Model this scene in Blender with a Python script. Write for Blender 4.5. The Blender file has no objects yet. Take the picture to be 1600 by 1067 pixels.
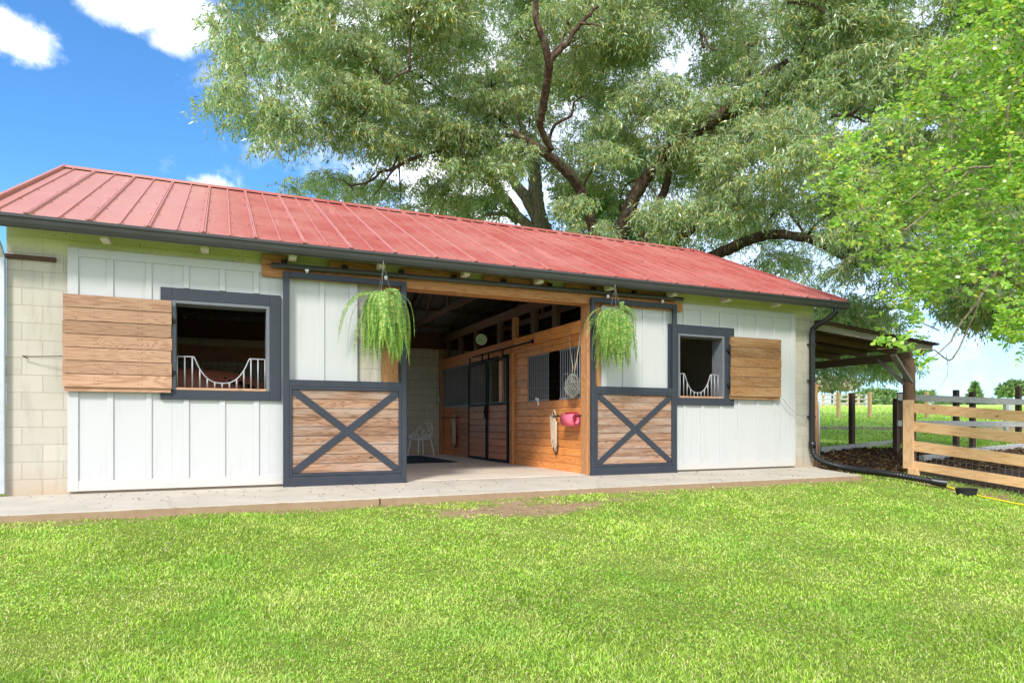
import bpy, bmesh, math, random
import numpy as np
from mathutils import Vector, Matrix
C = bpy.context.scene
COL = C.collection
R = math.radians
rnd = random.Random(7)
# ---------------------------------------------------------------- camera
FPX, YAW, Y0, DC, HC = 1022.3, 0.4166, 661.3, 9.28, 0.84
cd = bpy.data.cameras.new('camera'); cam = bpy.data.objects.new('camera', cd); COL.objects.link(cam)
cam.location = (0, -DC, HC); cam.rotation_euler = (R(90), 0, -YAW)
cd.sensor_width = 36; cd.lens = FPX/1600*36; cd.shift_y = (Y0-533.5)/1600
cd.clip_start = 0.05; cd.clip_end = 5000
C.camera = cam
SY, CY = math.sin(YAW), math.cos(YAW)
def ray(x, y):
    u = (x-800)/FPX; v = (Y0-y)/FPX
    return np.array([SY+u*CY, CY-u*SY, v])
def at(x, y, d):            # point d metres deep along the view axis
    r = ray(x, y)*d; return np.array([r[0], r[1]-DC, HC+r[2]])
def atY(x, y, Y):
    r = ray(x, y); return at(x, y, (Y+DC)/r[1])
# ---------------------------------------------------------------- world, sun
SUN_EL, SUN_AZ = R(43), R(219)       # azimuth from +Y clockwise
W = bpy.data.worlds.new('World'); C.world = W; W.use_nodes = True
class NT:
    def __init__(s, tree): s.t = tree; s.t.nodes.clear()
    def n(s, typ, inp=None, **kw):
        nd = s.t.nodes.new(typ)
        for k, v in kw.items(): setattr(nd, k, v)
        for k, v in (inp or {}).items(): s.set(nd.inputs[k], v)
        return nd
    def set(s, sock, v):
        if isinstance(v, bpy.types.NodeSocket): s.t.links.new(v, sock)
        else: sock.default_value = v
    def m(s, op, a, b=0.0, c=0.0, clamp=False):
        nd = s.t.nodes.new('ShaderNodeMath'); nd.operation = op; nd.use_clamp = clamp
        for i, v in enumerate((a, b, c)): s.set(nd.inputs[i], v)
        return nd.outputs[0]
    def vm(s, op, a, b=None, out=0):
        nd = s.t.nodes.new('ShaderNodeVectorMath'); nd.operation = op; s.set(nd.inputs[0], a)
        if b is not None: s.set(nd.inputs[3 if op == 'SCALE' else 1], b)
        return nd.outputs[out]
    def mix(s, f, a, b, blend='MIX'):
        nd = s.t.nodes.new('ShaderNodeMix'); nd.data_type = 'RGBA'; nd.blend_type = blend
        s.set(nd.inputs[0], f); s.set(nd.inputs[6], a); s.set(nd.inputs[7], b)
        return nd.outputs[2]
    def ramp(s, f, a, b, v0=0.0, v1=1.0, typ='SMOOTHSTEP'):
        nd = s.t.nodes.new('ShaderNodeMapRange'); nd.interpolation_type = typ
        for i, v in enumerate((f, a, b, v0, v1)): s.set(nd.inputs[i], v)
        return nd.outputs[0]
    def noise(s, vec, scale=5., det=3., rough=.5, dist=0., col=False):
        nd = s.n('ShaderNodeTexNoise', {'Vector': vec, 'Scale': scale, 'Detail': det, 'Roughness': rough, 'Distortion': dist})
        return nd.outputs[1 if col else 0]
    def xyz(s, v): return s.n('ShaderNodeSeparateXYZ', {0: v}).outputs
    def comb(s, x, y, z): return s.n('ShaderNodeCombineXYZ', {0: x, 1: y, 2: z}).outputs[0]
def C4(c): return (c[0], c[1], c[2], 1.0)
t = NT(W.node_tree)
out = t.n('ShaderNodeOutputWorld')
sky = t.n('ShaderNodeTexSky', sky_type='NISHITA')
sky.sun_disc = False; sky.sun_elevation = SUN_EL; sky.sun_rotation = SUN_AZ
sky.air_density = 1.0; sky.dust_density = 0.6; sky.ozone_density = 3.0
dirv = t.vm('NORMALIZE', t.n('ShaderNodeTexCoord').outputs['Generated'])
dz = t.xyz(dirv)[2]
base = t.mix(1.0, sky.outputs[0], (0.54, 0.97, 1.27, 1), 'MULTIPLY')
nz = t.noise(dirv, 5.0, 6, .58)
nz2 = t.noise(dirv, 17.0, 9, .66)
warp = t.m('ADD', t.m('MULTIPLY', t.m('SUBTRACT', nz, .5), 1.5), t.m('MULTIPLY', t.m('SUBTRACT', nz2, .5), 2.4))
mask = None
for (px, py, rx, strength) in [(20, 54, .038, 1), (225, 2, .050, .95), (290, 30, .040, .9), (262, 62, .026, .6), (165, 8, .030, .6),
                               (330, 296, .022, .9), (420, 52, .022, .7), (560, 60, .07, .9), (720, 300, .14, 1), (1000, 150, .38, .6), (760, 60, .22, .8),
                               (1300, 250, .45, .4)]:
    c = ray(px, py); c = c/np.linalg.norm(c)
    d = t.vm('SUBTRACT', dirv, tuple(c)); x, y, z = t.xyz(d)
    d = t.vm('LENGTH', t.comb(x, y, t.m('MULTIPLY', z, 1.7)), out=1)
    v = t.ramp(t.m('ADD', t.m('DIVIDE', d, rx), t.m('MULTIPLY', warp, -1.0)), 1.45, .45, 0, strength)
    mask = v if mask is None else t.m('MAXIMUM', mask, v)
# unseen broken cloud added behind and beside the viewer for soft neutral light
beh = t.ramp(t.vm('DOT_PRODUCT', dirv, (-SY, -CY, .35), out=1), -.05, .35)
mask = t.m('MAXIMUM', mask, t.m('MULTIPLY', beh, t.ramp(t.noise(dirv, 3.0, 5, .55), .38, .55, .35, 1)))
hz = t.ramp(dz, .34, -.02, 0, 1)
azr = t.ramp(t.vm('DOT_PRODUCT', dirv, (CY, -SY, 0), out=1), -.15, .45)
mask2 = t.m('MULTIPLY', t.m('MULTIPLY', hz, .55), t.m('ADD', .3, t.m('MULTIPLY', azr, .7)))
base = t.mix(mask2, base, (8.6*.58, 8.6*.74, 8.6*.96, 1))
CLOUD = 8.6
ccol = t.mix(nz2, (CLOUD*.93, CLOUD*.97, CLOUD*1.02, 1), (CLOUD*1.05, CLOUD*1.06, CLOUD*1.08, 1))
fin = t.mix(mask, base, ccol)
bg = t.n('ShaderNodeBackground', {'Color': fin, 'Strength': 0.115})
t.t.links.new(bg.outputs[0], out.inputs[0])
sd = bpy.data.lights.new('sun', 'SUN'); sd.energy = 2.3; sd.angle = R(10); sd.color = (1, .955, .89)
so = bpy.data.objects.new('sun', sd); COL.objects.link(so)
sdir = Vector((math.sin(SUN_AZ)*math.cos(SUN_EL), math.cos(SUN_AZ)*math.cos(SUN_EL), math.sin(SUN_EL)))
so.rotation_euler = sdir.to_track_quat('Z', 'Y').to_euler(); so.location = sdir*60
C.view_settings.view_transform = 'Standard'; C.view_settings.look = 'None'
C.view_settings.exposure = 0.88; C.view_settings.gamma = 1; C.view_settings.use_curve_mapping = False
# ---------------------------------------------------------------- mesh helpers
def wloc(o):
    v = Vector((0, 0, 0))
    while o is not None: v += o.location; o = o.parent
    return v
def tag(o, label=None, cat=None, group=None, kind=None):
    if label: o['label'] = label
    if cat: o['category'] = cat
    if group: o['group'] = group
    if kind: o['kind'] = kind
    return o
def empty(name, loc, label, cat, group=None):
    o = bpy.data.objects.new(name, None); COL.objects.link(o); o.location = loc; o.empty_display_size = .2
    return tag(o, label, cat, group)
class MB:
    def __init__(s): s.v = []; s.f = []; s.mi = []; s.cur = 0
    def add(s, vs, fs):
        n = len(s.v); s.v += [tuple(map(float, p)) for p in vs]
        for f in fs: s.f.append([i+n for i in f]); s.mi.append(s.cur)
        return s
    def box(s, x0, x1, y0, y1, z0, z1):
        if x0 > x1: x0, x1 = x1, x0
        if y0 > y1: y0, y1 = y1, y0
        if z0 > z1: z0, z1 = z1, z0
        return s.add([(x0,y0,z0),(x1,y0,z0),(x1,y1,z0),(x0,y1,z0),(x0,y0,z1),(x1,y0,z1),(x1,y1,z1),(x0,y1,z1)],
                     [(0,3,2,1),(4,5,6,7),(0,1,5,4),(1,2,6,5),(2,3,7,6),(3,0,4,7)])
    def bar(s, a, b, w, h, up=(0, 0, 1)):
        a, b = Vector(a), Vector(b); d = (b-a).normalized(); up = Vector(up)
        sx = d.cross(up)
        if sx.length < 1e-4: sx = d.cross(Vector((0, 1, 0)))
        sx.normalize(); uz = sx.cross(d).normalized(); v = []
        for p in (a, b):
            for i, j in ((-1,-1),(1,-1),(1,1),(-1,1)): v.append(p+sx*i*w/2+uz*j*h/2)
        return s.add(v, [(0,3,2,1),(4,5,6,7),(0,1,5,4),(1,2,6,5),(2,3,7,6),(3,0,4,7)])
    def tube(s, pts, r, n=8, cap=True):
        pts = [Vector(p) for p in pts]; rs = r if isinstance(r, (list, tuple)) else [r]*len(pts)
        vs = []; prev = None
        for i, p in enumerate(pts):
            d = (pts[min(i+1, len(pts)-1)]-pts[max(i-1, 0)]).normalized()
            if prev is None:
                prev = d.cross(Vector((0, 0, 1)))
                if prev.length < .05: prev = d.cross(Vector((0, 1, 0)))
            a = (prev-d*prev.dot(d)).normalized(); prev = a; b = d.cross(a)
            for k in range(n):
                t_ = 2*math.pi*k/n; vs.append(p+(a*math.cos(t_)+b*math.sin(t_))*rs[i])
        fs = [(i*n+k, i*n+(k+1) % n, (i+1)*n+(k+1) % n, (i+1)*n+k) for i in range(len(pts)-1) for k in range(n)]
        if cap: fs += [tuple(range(n))[::-1], tuple((len(pts)-1)*n+k for k in range(n))]
        return s.add(vs, fs)
    def lathe(s, prof, c, n=24, axis=(0, 0, 1)):
        q = Vector((0, 0, 1)).rotation_difference(Vector(axis)); c = Vector(c); vs = []
        for r_, z in prof:
            for k in range(n):
                a = 2*math.pi*k/n; vs.append(c+q @ Vector((r_*math.cos(a), r_*math.sin(a), z)))
        return s.add(vs, [(i*n+k, i*n+(k+1) % n, (i+1)*n+(k+1) % n, (i+1)*n+k) for i in range(len(prof)-1) for k in range(n)])
    def build(s, name, mat, parent=None, bevel=0, smooth=False):
        off = wloc(parent) if parent else Vector((0, 0, 0))
        me = bpy.data.meshes.new(name); me.from_pydata([(a-off.x, b-off.y, c-off.z) for a, b, c in s.v], [], s.f)
        for m_ in (mat if isinstance(mat, (list, tuple)) else [mat]): me.materials.append(m_)
        me.polygons.foreach_set('material_index', s.mi)
        if smooth: me.polygons.foreach_set('use_smooth', [True]*len(s.f))
        me.update(); o = bpy.data.objects.new(name, me); COL.objects.link(o); o.parent = parent
        if bevel:
            b = o.modifiers.new('bevel', 'BEVEL'); b.width = bevel; b.segments = 1; b.limit_method = 'ANGLE'; b.angle_limit = R(40)
        return o
def npmesh(name, V, F, mat, parent=None, k=4, smooth=False, attr=None):
    """V (N,3) F (M,k) numpy"""
    off = np.array(wloc(parent)) if parent else np.zeros(3)
    me = bpy.data.meshes.new(name); V = (np.asarray(V)-off).astype(np.float32)
    me.vertices.add(len(V)); me.vertices.foreach_set('co', V.ravel())
    F = np.asarray(F, dtype=np.int32); me.loops.add(F.size); me.loops.foreach_set('vertex_index', F.ravel())
    me.polygons.add(len(F)); me.polygons.foreach_set('loop_start', np.arange(len(F), dtype=np.int32)*F.shape[1])
    if smooth: me.polygons.foreach_set('use_smooth', np.ones(len(F), dtype=bool))
    me.materials.append(mat)
    for an, av in (attr or {}).items():
        a = me.attributes.new(an, 'FLOAT', 'POINT'); a.data.foreach_set('value', np.asarray(av, dtype=np.float32))
    me.update(calc_edges=True)
    o = bpy.data.objects.new(name, me); COL.objects.link(o); o.parent = parent
    return o
def copy_tree(o, parent=None):
    c = o.copy(); COL.objects.link(c); c.parent = parent
    for ch in list(o.children): copy_tree(ch, c)
    return c
# ---------------------------------------------------------------- materials
def mat(name, fn, **kw):
    m = bpy.data.materials.new(name); m.use_nodes = True; t = NT(m.node_tree)
    o = t.n('ShaderNodeOutputMaterial'); b = t.n('ShaderNodeBsdfPrincipled')
    t.t.links.new(b.outputs[0], o.inputs[0])
    b.inputs['Specular IOR Level'].default_value = .3
    fn(t, b, o, **kw); return m
def bump(t, b, h, strength=.4, dist=.01):
    t.set(b.inputs['Normal'], t.n('ShaderNodeBump', {'Height': h, 'Strength': strength, 'Distance': dist}).outputs[0])
def pos(t): return t.n('ShaderNodeNewGeometry').outputs['Position']
def isl(t): return t.n('ShaderNodeNewGeometry').outputs['Random Per Island']
def f_plain(t, b, o, col, rough=.6, metal=0, var=.12, scale=8., bs=.15, spec=.3):
    p = pos(t); n = t.noise(p, scale, 5, .6)
    c = t.mix(n, C4([x*(1-var) for x in col]), C4([min(1, x*(1+var)) for x in col]))
    t.set(b.inputs['Base Color'], c); b.inputs['Metallic'].default_value = metal; b.inputs['Specular IOR Level'].default_value = spec
    t.set(b.inputs['Roughness'], t.ramp(n, .3, .7, rough-.08, rough+.08))
    bump(t, b, t.noise(p, scale*8, 4, .6), bs, .004)
def plain(name, col, **kw): return mat(name, f_plain, col=col, **kw)
def f_wood(t, b, o, cols, axis='X', grain=1., knots=1., rough=.75, weather=0., wcol=(.30,.27,.24), var=.35):
    p = pos(t); r_ = isl(t)
    off = t.vm('SCALE', t.comb(1.7, 3.1, 2.3), t.m('MULTIPLY', r_, 37.0))
    x, y, z = t.xyz(t.vm('ADD', p, off))
    L, A, B = {'X': (x, z, y), 'Y': (y, z, x), 'Z': (z, x, y)}[axis]
    kv = t.comb(t.m('MULTIPLY', L, 1.7), t.m('MULTIPLY', A, 4.2), t.m('MULTIPLY', B, 4.2))
    vo = t.n('ShaderNodeTexVoronoi', {'Vector': kv, 'Scale': 1.0, 'Randomness': 1.0}); kd = vo.outputs['Distance']
    kf = t.ramp(kd, .30, .0, 0, 1)
    n = t.noise(t.comb(t.m('MULTIPLY', L, .8), t.m('MULTIPLY', A, 8.0), t.m('MULTIPLY', B, 5.0)), 1.0, 3, .45, .3)
    n = t.m('ADD', n, t.m('MULTIPLY', kf, .32*knots))
    ring = t.m('ADD', .5, t.m('MULTIPLY', t.m('SINE', t.m('MULTIPLY', n, t.m('MULTIPLY', 85.0*grain, t.m('ADD', .55, t.m('FRACT', t.m('MULTIPLY', r_, 7.3)))))), .5))
    ring = t.m('POWER', ring, 2.2)
    fine = t.noise(t.comb(t.m('MULTIPLY', L, 3.0), t.m('MULTIPLY', A, 110.), t.m('MULTIPLY', B, 110.)), 1.0, 4, .65)
    g = t.m('ADD', t.m('MULTIPLY', ring, .36), t.m('MULTIPLY', fine, .85))
    c = t.mix(t.ramp(g, .18, 1.05), C4(cols[0]), C4(cols[1]))
    c = t.mix(t.m('MULTIPLY', t.ramp(kd, .085, .04), .85*min(1, knots)), c, C4(cols[2]))
    pv = t.m('ADD', 1-var/2, t.m('MULTIPLY', t.m('FRACT', t.m('MULTIPLY', r_, 13.7)), var))
    c = t.vm('SCALE', c, pv)
    if weather:
        wn = t.noise(t.comb(t.m('MULTIPLY', L, 1.1), t.m('MULTIPLY', A, 9.), B), 1.0, 4, .6)
        c = t.mix(t.m('MULTIPLY', t.ramp(wn, .38, .68), weather), c, C4(wcol))
    t.set(b.inputs['Base Color'], c); b.inputs['Roughness'].default_value = rough
    bump(t, b, g, .35, .003)
def wood(name, cols, **kw): return mat(name, f_wood, cols=cols, **kw)
def f_block(t, b, o, axis='X', col=(.50,.465,.395), mort=(.76,.74,.70), green=True, bs=.5):
    p = pos(t); x, y, z = t.xyz(p)
    h = {'X': x, 'Y': y}[axis]
    wv = t.m('MULTIPLY', t.m('SUBTRACT', t.noise(p, 9., 4, .6), .5), .014)
    v = t.comb(t.m('ADD', t.m('ADD', h, 20.0), wv), t.m('ADD', t.m('ADD', z, 0.02), wv), 0.0)
    br = t.n('ShaderNodeTexBrick', {'Vector': v, 'Scale': 1.0, 'Mortar Size': .006, 'Mortar Smooth': .6, 'Brick Width': .406, 'Row Height': .2032,
             'Color1': (.9,.9,.9,1), 'Color2': (1,1,1,1), 'Mortar': C4(mort)})
    br.offset = .5
    n = t.noise(p, 2.2, 6, .62); n2 = t.noise(p, 45., 5, .7)
    c = t.mix(1.0, C4(col), br.outputs[0], 'MULTIPLY')
    c = t.mix(t.ramp(n, .42, .75, 0, .45), c, C4([k*q for k, q in zip(col, (.86,.82,.72))]))
    st = t.noise(t.comb(t.m('MULTIPLY', h, 9.), t.m('MULTIPLY', z, 1.2), 0.), 1.0, 5, .6)
    c = t.mix(t.ramp(st, .50, .74, 0, .55), c, C4([k*.62 for k in col]))
    c = t.mix(t.ramp(t.noise(p, 14., 6, .7), .58, .66, 0, .4), c, C4([k*.7 for k in col]))
    # soil splashed on the lowest course
    c = t.mix(t.m('MULTIPLY', t.ramp(t.m('ADD', z, t.m('MULTIPLY', n, .5)), .62, .2), .5), c, (.42,.27,.15,1))
    c = t.mix(t.m('MULTIPLY', t.ramp(n2, .60, .72), .35), c, C4([k*.5 for k in col]))
    if green:
        zz = t.m('ADD', z, t.m('MULTIPLY', t.m('SUBTRACT', n, .5), .35))
        c = t.mix(t.ramp(zz, 2.80, 2.98, 0, .75), c, (.70,.74,.34,1))
        sp = t.noise(p, 38., 3, .6)
        c = t.mix(t.m('MULTIPLY', t.ramp(sp, .60, .66), t.m('MULTIPLY', t.ramp(zz, 2.78, 2.95), t.ramp(t.noise(p, 3., 2, .5), .45, .6))), c, (.10,.10,.03,1))
    t.set(b.inputs['Base Color'], c); b.inputs['Roughness'].default_value = .85
    hgt = t.m('ADD', t.m('MULTIPLY', br.outputs[1], -1.0), t.m('MULTIPLY', n2, .25))
    bump(t, b, hgt, bs, .006)
def f_white(t, b, o, col=(.515,.518,.52), axis='Z'):
    p = pos(t); x, y, z = t.xyz(p); n = t.noise(p, 1.6, 5, .6)
    c = t.mix(t.ramp(n, .35, .75, 0, .35), C4(col), C4([k*.93 for k in col]))
    s_ = t.noise(t.comb(t.m('MULTIPLY', x, 14.), t.m('MULTIPLY', y, 14.), t.m('MULTIPLY', z, 1.5)), 1.0, 4, .6)
    c = t.mix(t.ramp(s_, .54, .78, 0, .35), c, (.40,.39,.36,1))
    c = t.mix(t.m('MULTIPLY', t.ramp(t.m('ADD', z, t.m('MULTIPLY', n, .35)), .42, .12), .4), c, (.62,.55,.42,1))
    sp = t.noise(p, 60., 2, .5); c = t.mix(t.ramp(sp, .74, .78, 0, .5), c, (.35,.33,.28,1))
    t.set(b.inputs['Base Color'], c); b.inputs['Roughness'].default_value = .45
    bump(t, b, t.noise(t.comb(t.m('MULTIPLY', x, 60.), y, t.m('MULTIPLY', z, 6.)), 1., 4, .6), .12, .003)
def f_roof(t, b, o):
    p = pos(t); n = t.noise(p, .9, 5, .6); n2 = t.noise(p, 6., 5, .65)
    x, y, z = t.xyz(p)
    st = t.noise(t.comb(t.m('MULTIPLY', x, 7.), t.m('MULTIPLY', y, .5), 0.), 1., 5, .6)
    fade = t.ramp(t.m('ADD', n, t.m('MULTIPLY', n2, .3)), .45, .85)
    c = t.mix(fade, (.36,.070,.062,1), (.43,.145,.125,1))
    lf = t.ramp(t.m('ADD', x, t.m('MULTIPLY', n, 2.)), 1.6, .2, 0, .75)     # older, chalked sheets at the far left
    c = t.mix(lf, c, (.50,.25,.19,1))
    c = t.mix(t.ramp(st, .55, .8, 0, .35), c, (.72,.38,.34,1))
    c = t.mix(t.ramp(t.noise(p, 30., 4, .7), .62, .8, 0, .3), c, (.25,.06,.05,1))
    t.set(b.inputs['Base Color'], c); t.set(b.inputs['Roughness'], t.ramp(n2, .3, .7, .36, .52))
    b.inputs['Specular IOR Level'].default_value = .4
    bump(t, b, t.noise(p, 2.5, 3, .5), .12, .02)
def f_conc(t, b, o, col=(.50,.45,.38), rust=True):
    p = pos(t); n = t.noise(p, 1.3, 6, .62); n2 = t.noise(p, 70., 4, .7); n3 = t.noise(p, 8., 5, .6)
    c = t.mix(t.ramp(n, .35, .7), C4([k*.84 for k in col]), C4(col))
    c = t.mix(t.ramp(n3, .5, .75, 0, .35), c, C4([col[0]*.8, col[1]*.68, col[2]*.55]))
    c = t.mix(t.ramp(n2, .55, .8, 0, .3), c, C4([k*.55 for k in col]))
    cn = t.n('ShaderNodeTexVoronoi', {'Vector': t.vm('ADD', p, t.vm('SCALE', t.noise(p, 3., 5, .7, col=True), .35)), 'Scale': .55}, feature='DISTANCE_TO_EDGE').outputs[0]
    c = t.mix(t.ramp(cn, .006, .001, 0, .55), c, C4([k*.4 for k in col]))
    x, y, z = t.xyz(p)
    # clay staining of the vertical front edge
    c = t.mix(t.m('MULTIPLY', t.ramp(t.m('ADD', z, t.m('MULTIPLY', t.m('SUBTRACT', n3, .5), .03)), -.004, -.014), .92), c, t.mix(n3, (.24,.14,.08,1), (.40,.27,.17,1)))
    t.set(b.inputs['Base Color'], c); b.inputs['Roughness'].default_value = .85
    bump(t, b, t.m('ADD', n2, n3), .3, .004)
def f_leaf(t, b, o, cols, trans=.25, rough=.45, spec=.4, under=None, patch=None):
    r_ = isl(t); p = pos(t)
    nd = t.n('ShaderNodeValToRGB', {'Fac': r_}); cr = nd.color_ramp
    for i, (q, c) in enumerate(cols):
        e = cr.elements[i] if i < 2 else cr.elements.new(q)
        e.position = q; e.color = C4(c)
    n = t.noise(p, .9, 3, .6)
    c = t.vm('SCALE', nd.outputs[0], t.ramp(n, .3, .7, .75, 1.1))
    if patch:
        a_ = t.noise(p, .8, 4, .6); b_ = t.noise(p, 3.2, 4, .65); d_ = t.noise(t.vm('ADD', p, (31, 7, 3)), 1.3, 3, .6)
        c = t.mix(t.m('MULTIPLY', t.ramp(t.m('ADD', t.m('MULTIPLY', a_, .6), t.m('MULTIPLY', b_, .4)), .48, .62), .60), c, C4(patch[0]))
        c = t.mix(t.m('MULTIPLY', t.ramp(d_, .52, .66), .55), c, C4(patch[1]))
    if under: c = t.mix(t.m('MULTIPLY', t.n('ShaderNodeNewGeometry').outputs['Backfacing'], .7), c, C4(under))
    t.set(b.inputs['Base Color'], c); b.inputs['Roughness'].default_value = rough
    b.inputs['Specular IOR Level'].default_value = spec
    tr = t.n('ShaderNodeBsdfTranslucent', {'Color': t.vm('MULTIPLY', c, (1.08, 1.12, .75))})
    mx = t.n('ShaderNodeMixShader', {0: trans, 1: b.outputs[0], 2: tr.outputs[0]})
    t.t.links.new(mx.outputs[0], o.inputs[0])
def f_ground(t, b, o):
    p = pos(t); x, y, z = t.xyz(p)
    n = t.noise(p, .55, 5, .6); n2 = t.noise(p, 9., 6, .7); n3 = t.noise(p, 55., 5, .75)
    g = t.mix(n2, (.14,.22,.03,1), (.32,.44,.07,1))
    g = t.mix(t.ramp(n, .45, .7, 0, .6), g, (.30,.36,.09,1))
    g = t.mix(t.ramp(n3, .35, .6, .55, 0), g, (.12,.09,.045,1))
    far = t.ramp(t.n('ShaderNodeAttribute', attribute_name='far').outputs['Fac'], 0, 1)
    fg = t.mix(n, (.40,.58,.10,1), (.52,.68,.18,1)); fg = t.mix(t.ramp(n2, .4, .7, 0, .4), fg, (.34,.50,.08,1))
    g = t.mix(far, g, fg)
    dry = t.n('ShaderNodeAttribute', attribute_name='bare').outputs['Fac']
    dm = t.ramp(t.m('ADD', dry, t.m('MULTIPLY', t.m('SUBTRACT', t.noise(p, 3.5, 5, .65), .5), 1.5)), .35, .75)
    dirt = t.mix(n2, (.26,.17,.10,1), (.44,.30,.19,1)); dirt = t.mix(t.ramp(n3, .5, .7, 0, .6), dirt, (.50,.42,.26,1))
    g = t.mix(dm, g, dirt)
    mu = t.n('ShaderNodeAttribute', attribute_name='mulch').outputs['Fac']
    mm = t.ramp(t.m('ADD', mu, t.m('MULTIPLY', t.m('SUBTRACT', t.noise(p, 4., 5, .65), .5), .6)), .4, .6)
    mulch = t.mix(n3, (.035,.022,.014,1), (.15,.085,.05,1)); mulch = t.mix(t.ramp(n2, .5, .75, 0, .5), mulch, (.20,.12,.07,1))
    g = t.mix(mm, g, mulch)
    t.set(b.inputs['Base Color'], g); b.inputs['Roughness'].default_value = .95; b.inputs['Specular IOR Level'].default_value = .1
    bump(t, b, t.m('ADD', n3, t.m('MULTIPLY', n2, 2.)), .8, .03)
def f_bark(t, b, o, c0, c1):
    p = pos(t); x, y, z = t.xyz(p)
    n = t.noise(t.comb(t.m('MULTIPLY', x, 14.), t.m('MULTIPLY', y, 14.), t.m('MULTIPLY', z, 4.)), 1., 6, .7, .4)
    n2 = t.noise(p, 3., 4, .6)
    c = t.mix(t.ramp(n, .35, .68), C4(c0), C4(c1)); c = t.mix(t.ramp(n2, .55, .75, 0, .5), c, (.30,.32,.26,1))
    t.set(b.inputs['Base Color'], c); b.inputs['Roughness'].default_value = .95
    bump(t, b, n, 1., .04)
def f_under(t, b, o):      # underside of the roof sheets
    p = pos(t); x, y, z = t.xyz(p)
    n = t.noise(p, 3., 4, .6)
    c = t.mix(n, (.16,.15,.16,1), (.30,.28,.29,1))
    t.set(b.inputs['Base Color'], c); b.inputs['Roughness'].default_value = .5; b.inputs['Metallic'].default_value = .3
M = {}
M['block'] = mat('painted_block', f_block)
M['blockY'] = mat('painted_block_side', f_block, axis='Y')
M['block_in'] = mat('bare_block', f_block, col=(.62,.60,.50), mort=(.38,.36,.32), green=False)
M['white'] = mat('white_board', f_white)
M['roof'] = mat('red_metal', f_roof)
M['rib'] = plain('painted_rib_highlight', (.50,.22,.20), rough=.5, var=.2, scale=10)  # highlight along the rib tops, painted in as a paler colour
M['under'] = mat('roof_underside', f_under)
M['concrete'] = mat('concrete', f_conc)
M['floor'] = mat('aisle_concrete', f_conc, col=(.66,.57,.47))
M['slate'] = plain('slate_paint', (.036,.042,.056), rough=.5, var=.25, scale=5)
M['slate_light'] = plain('slate_paint_worn', (.15,.16,.18), rough=.6, var=.25, scale=12)
M['gutter'] = plain('dark_gutter', (.040,.041,.042), rough=.42, var=.25, scale=3, spec=.5, bs=.05)
M['black'] = plain('black_metal', (.012,.012,.014), rough=.6, spec=.2)
M['bar'] = plain('stall_bar', (.24,.25,.28), rough=.45, metal=.0, spec=.5)
M['guard'] = plain('guard_steel', (.36,.37,.39), rough=.5, metal=.3)
M['mesh'] = plain('dull_wire', (.20,.19,.18), rough=.6, metal=.3)
M['galv'] = plain('galvanised_steel', (.55,.57,.60), rough=.45, metal=.6)
M['rust'] = plain('rusty_iron', (.09,.05,.038), rough=.9, var=.5, scale=25)
M['rawblock'] = plain('weathered_white_wood', (.60,.55,.45), rough=.8, var=.3, scale=20)
M['shutter'] = wood('pine_shutter', [(.45,.275,.175), (.27,.14,.08), (.12,.05,.025)], axis='X', var=.45)
M['shutter2'] = wood('weathered_shutter', [(.29,.15,.06), (.13,.06,.025), (.06,.03,.015)], axis='X', weather=.35, wcol=(.40,.27,.15), var=.6)
M['doorwood'] = wood('weathered_door_plank', [(.38,.225,.14), (.15,.07,.04), (.06,.03,.02)], axis='X', weather=.6, wcol=(.44,.36,.30), grain=.9, var=.4)
M['header'] = wood('header_beam', [(.46,.22,.09), (.26,.10,.035), (.12,.04,.02)], axis='X', var=.2)
M['postwood'] = wood('jamb_post', [(.54,.27,.12), (.34,.15,.06), (.15,.06,.03)], axis='Z', var=.15)
M['stall_red'] = wood('red_brown_stall_board', [(.60,.20,.075), (.36,.10,.035), (.18,.05,.02)], axis='Y', rough=.45, var=.35, grain=.7)
M['stall'] = wood('varnished_stall_board', [(.84,.34,.10), (.50,.17,.04), (.24,.08,.022)], axis='Y', rough=.4, var=.35, grain=.7)
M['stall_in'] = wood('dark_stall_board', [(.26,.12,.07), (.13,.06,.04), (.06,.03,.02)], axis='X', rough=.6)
M['darkboard'] = wood('painted_shade_board', [(.05,.028,.018), (.03,.017,.012), (.015,.01,.008)], axis='X', rough=.8)  # near-black colour stands in for the shade inside the right stall
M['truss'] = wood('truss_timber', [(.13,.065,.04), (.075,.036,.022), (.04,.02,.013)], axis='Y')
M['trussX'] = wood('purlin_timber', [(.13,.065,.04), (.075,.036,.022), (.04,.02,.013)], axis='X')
M['oldgrey'] = wood('old_grey_timber', [(.26,.23,.19), (.13,.11,.09), (.07,.055,.045)], axis='X', weather=.4, wcol=(.34,.33,.29))
M['oldbrown'] = wood('old_brown_timber', [(.17,.11,.07), (.09,.055,.035), (.04,.025,.02)], axis='X')
M['oldbrownZ'] = wood('old_brown_post', [(.24,.14,.09), (.11,.06,.04), (.05,.03,.02)], axis='Z')
M['darkpost'] = wood('creosoted_post', [(.10,.06,.045), (.05,.03,.022), (.03,.02,.015)], axis='Z')
M['greyrail'] = wood('silver_grey_rail', [(.42,.42,.41), (.26,.25,.24), (.14,.12,.11)], axis='X', rough=.9)
M['newrail'] = wood('new_pine_rail', [(.74,.48,.26), (.56,.30,.13), (.30,.12,.04)], axis='Y', var=.12, grain=.7)
M['newpost'] = wood('new_pine_post', [(.72,.47,.27), (.58,.33,.16), (.30,.12,.04)], axis='Z', var=.12, grain=.7)
M['ground'] = mat('lawn_ground', f_ground)
M['rubber'] = plain('black_rubber', (.03,.03,.03), rough=.9, var=.3, scale=15, spec=.08)
M['plastic_black'] = plain('black_drain_plastic', (.014,.014,.016), rough=.35, spec=.5)
M['plastic_white'] = plain('white_plastic', (.90,.90,.88), rough=.4, var=.05)
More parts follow.
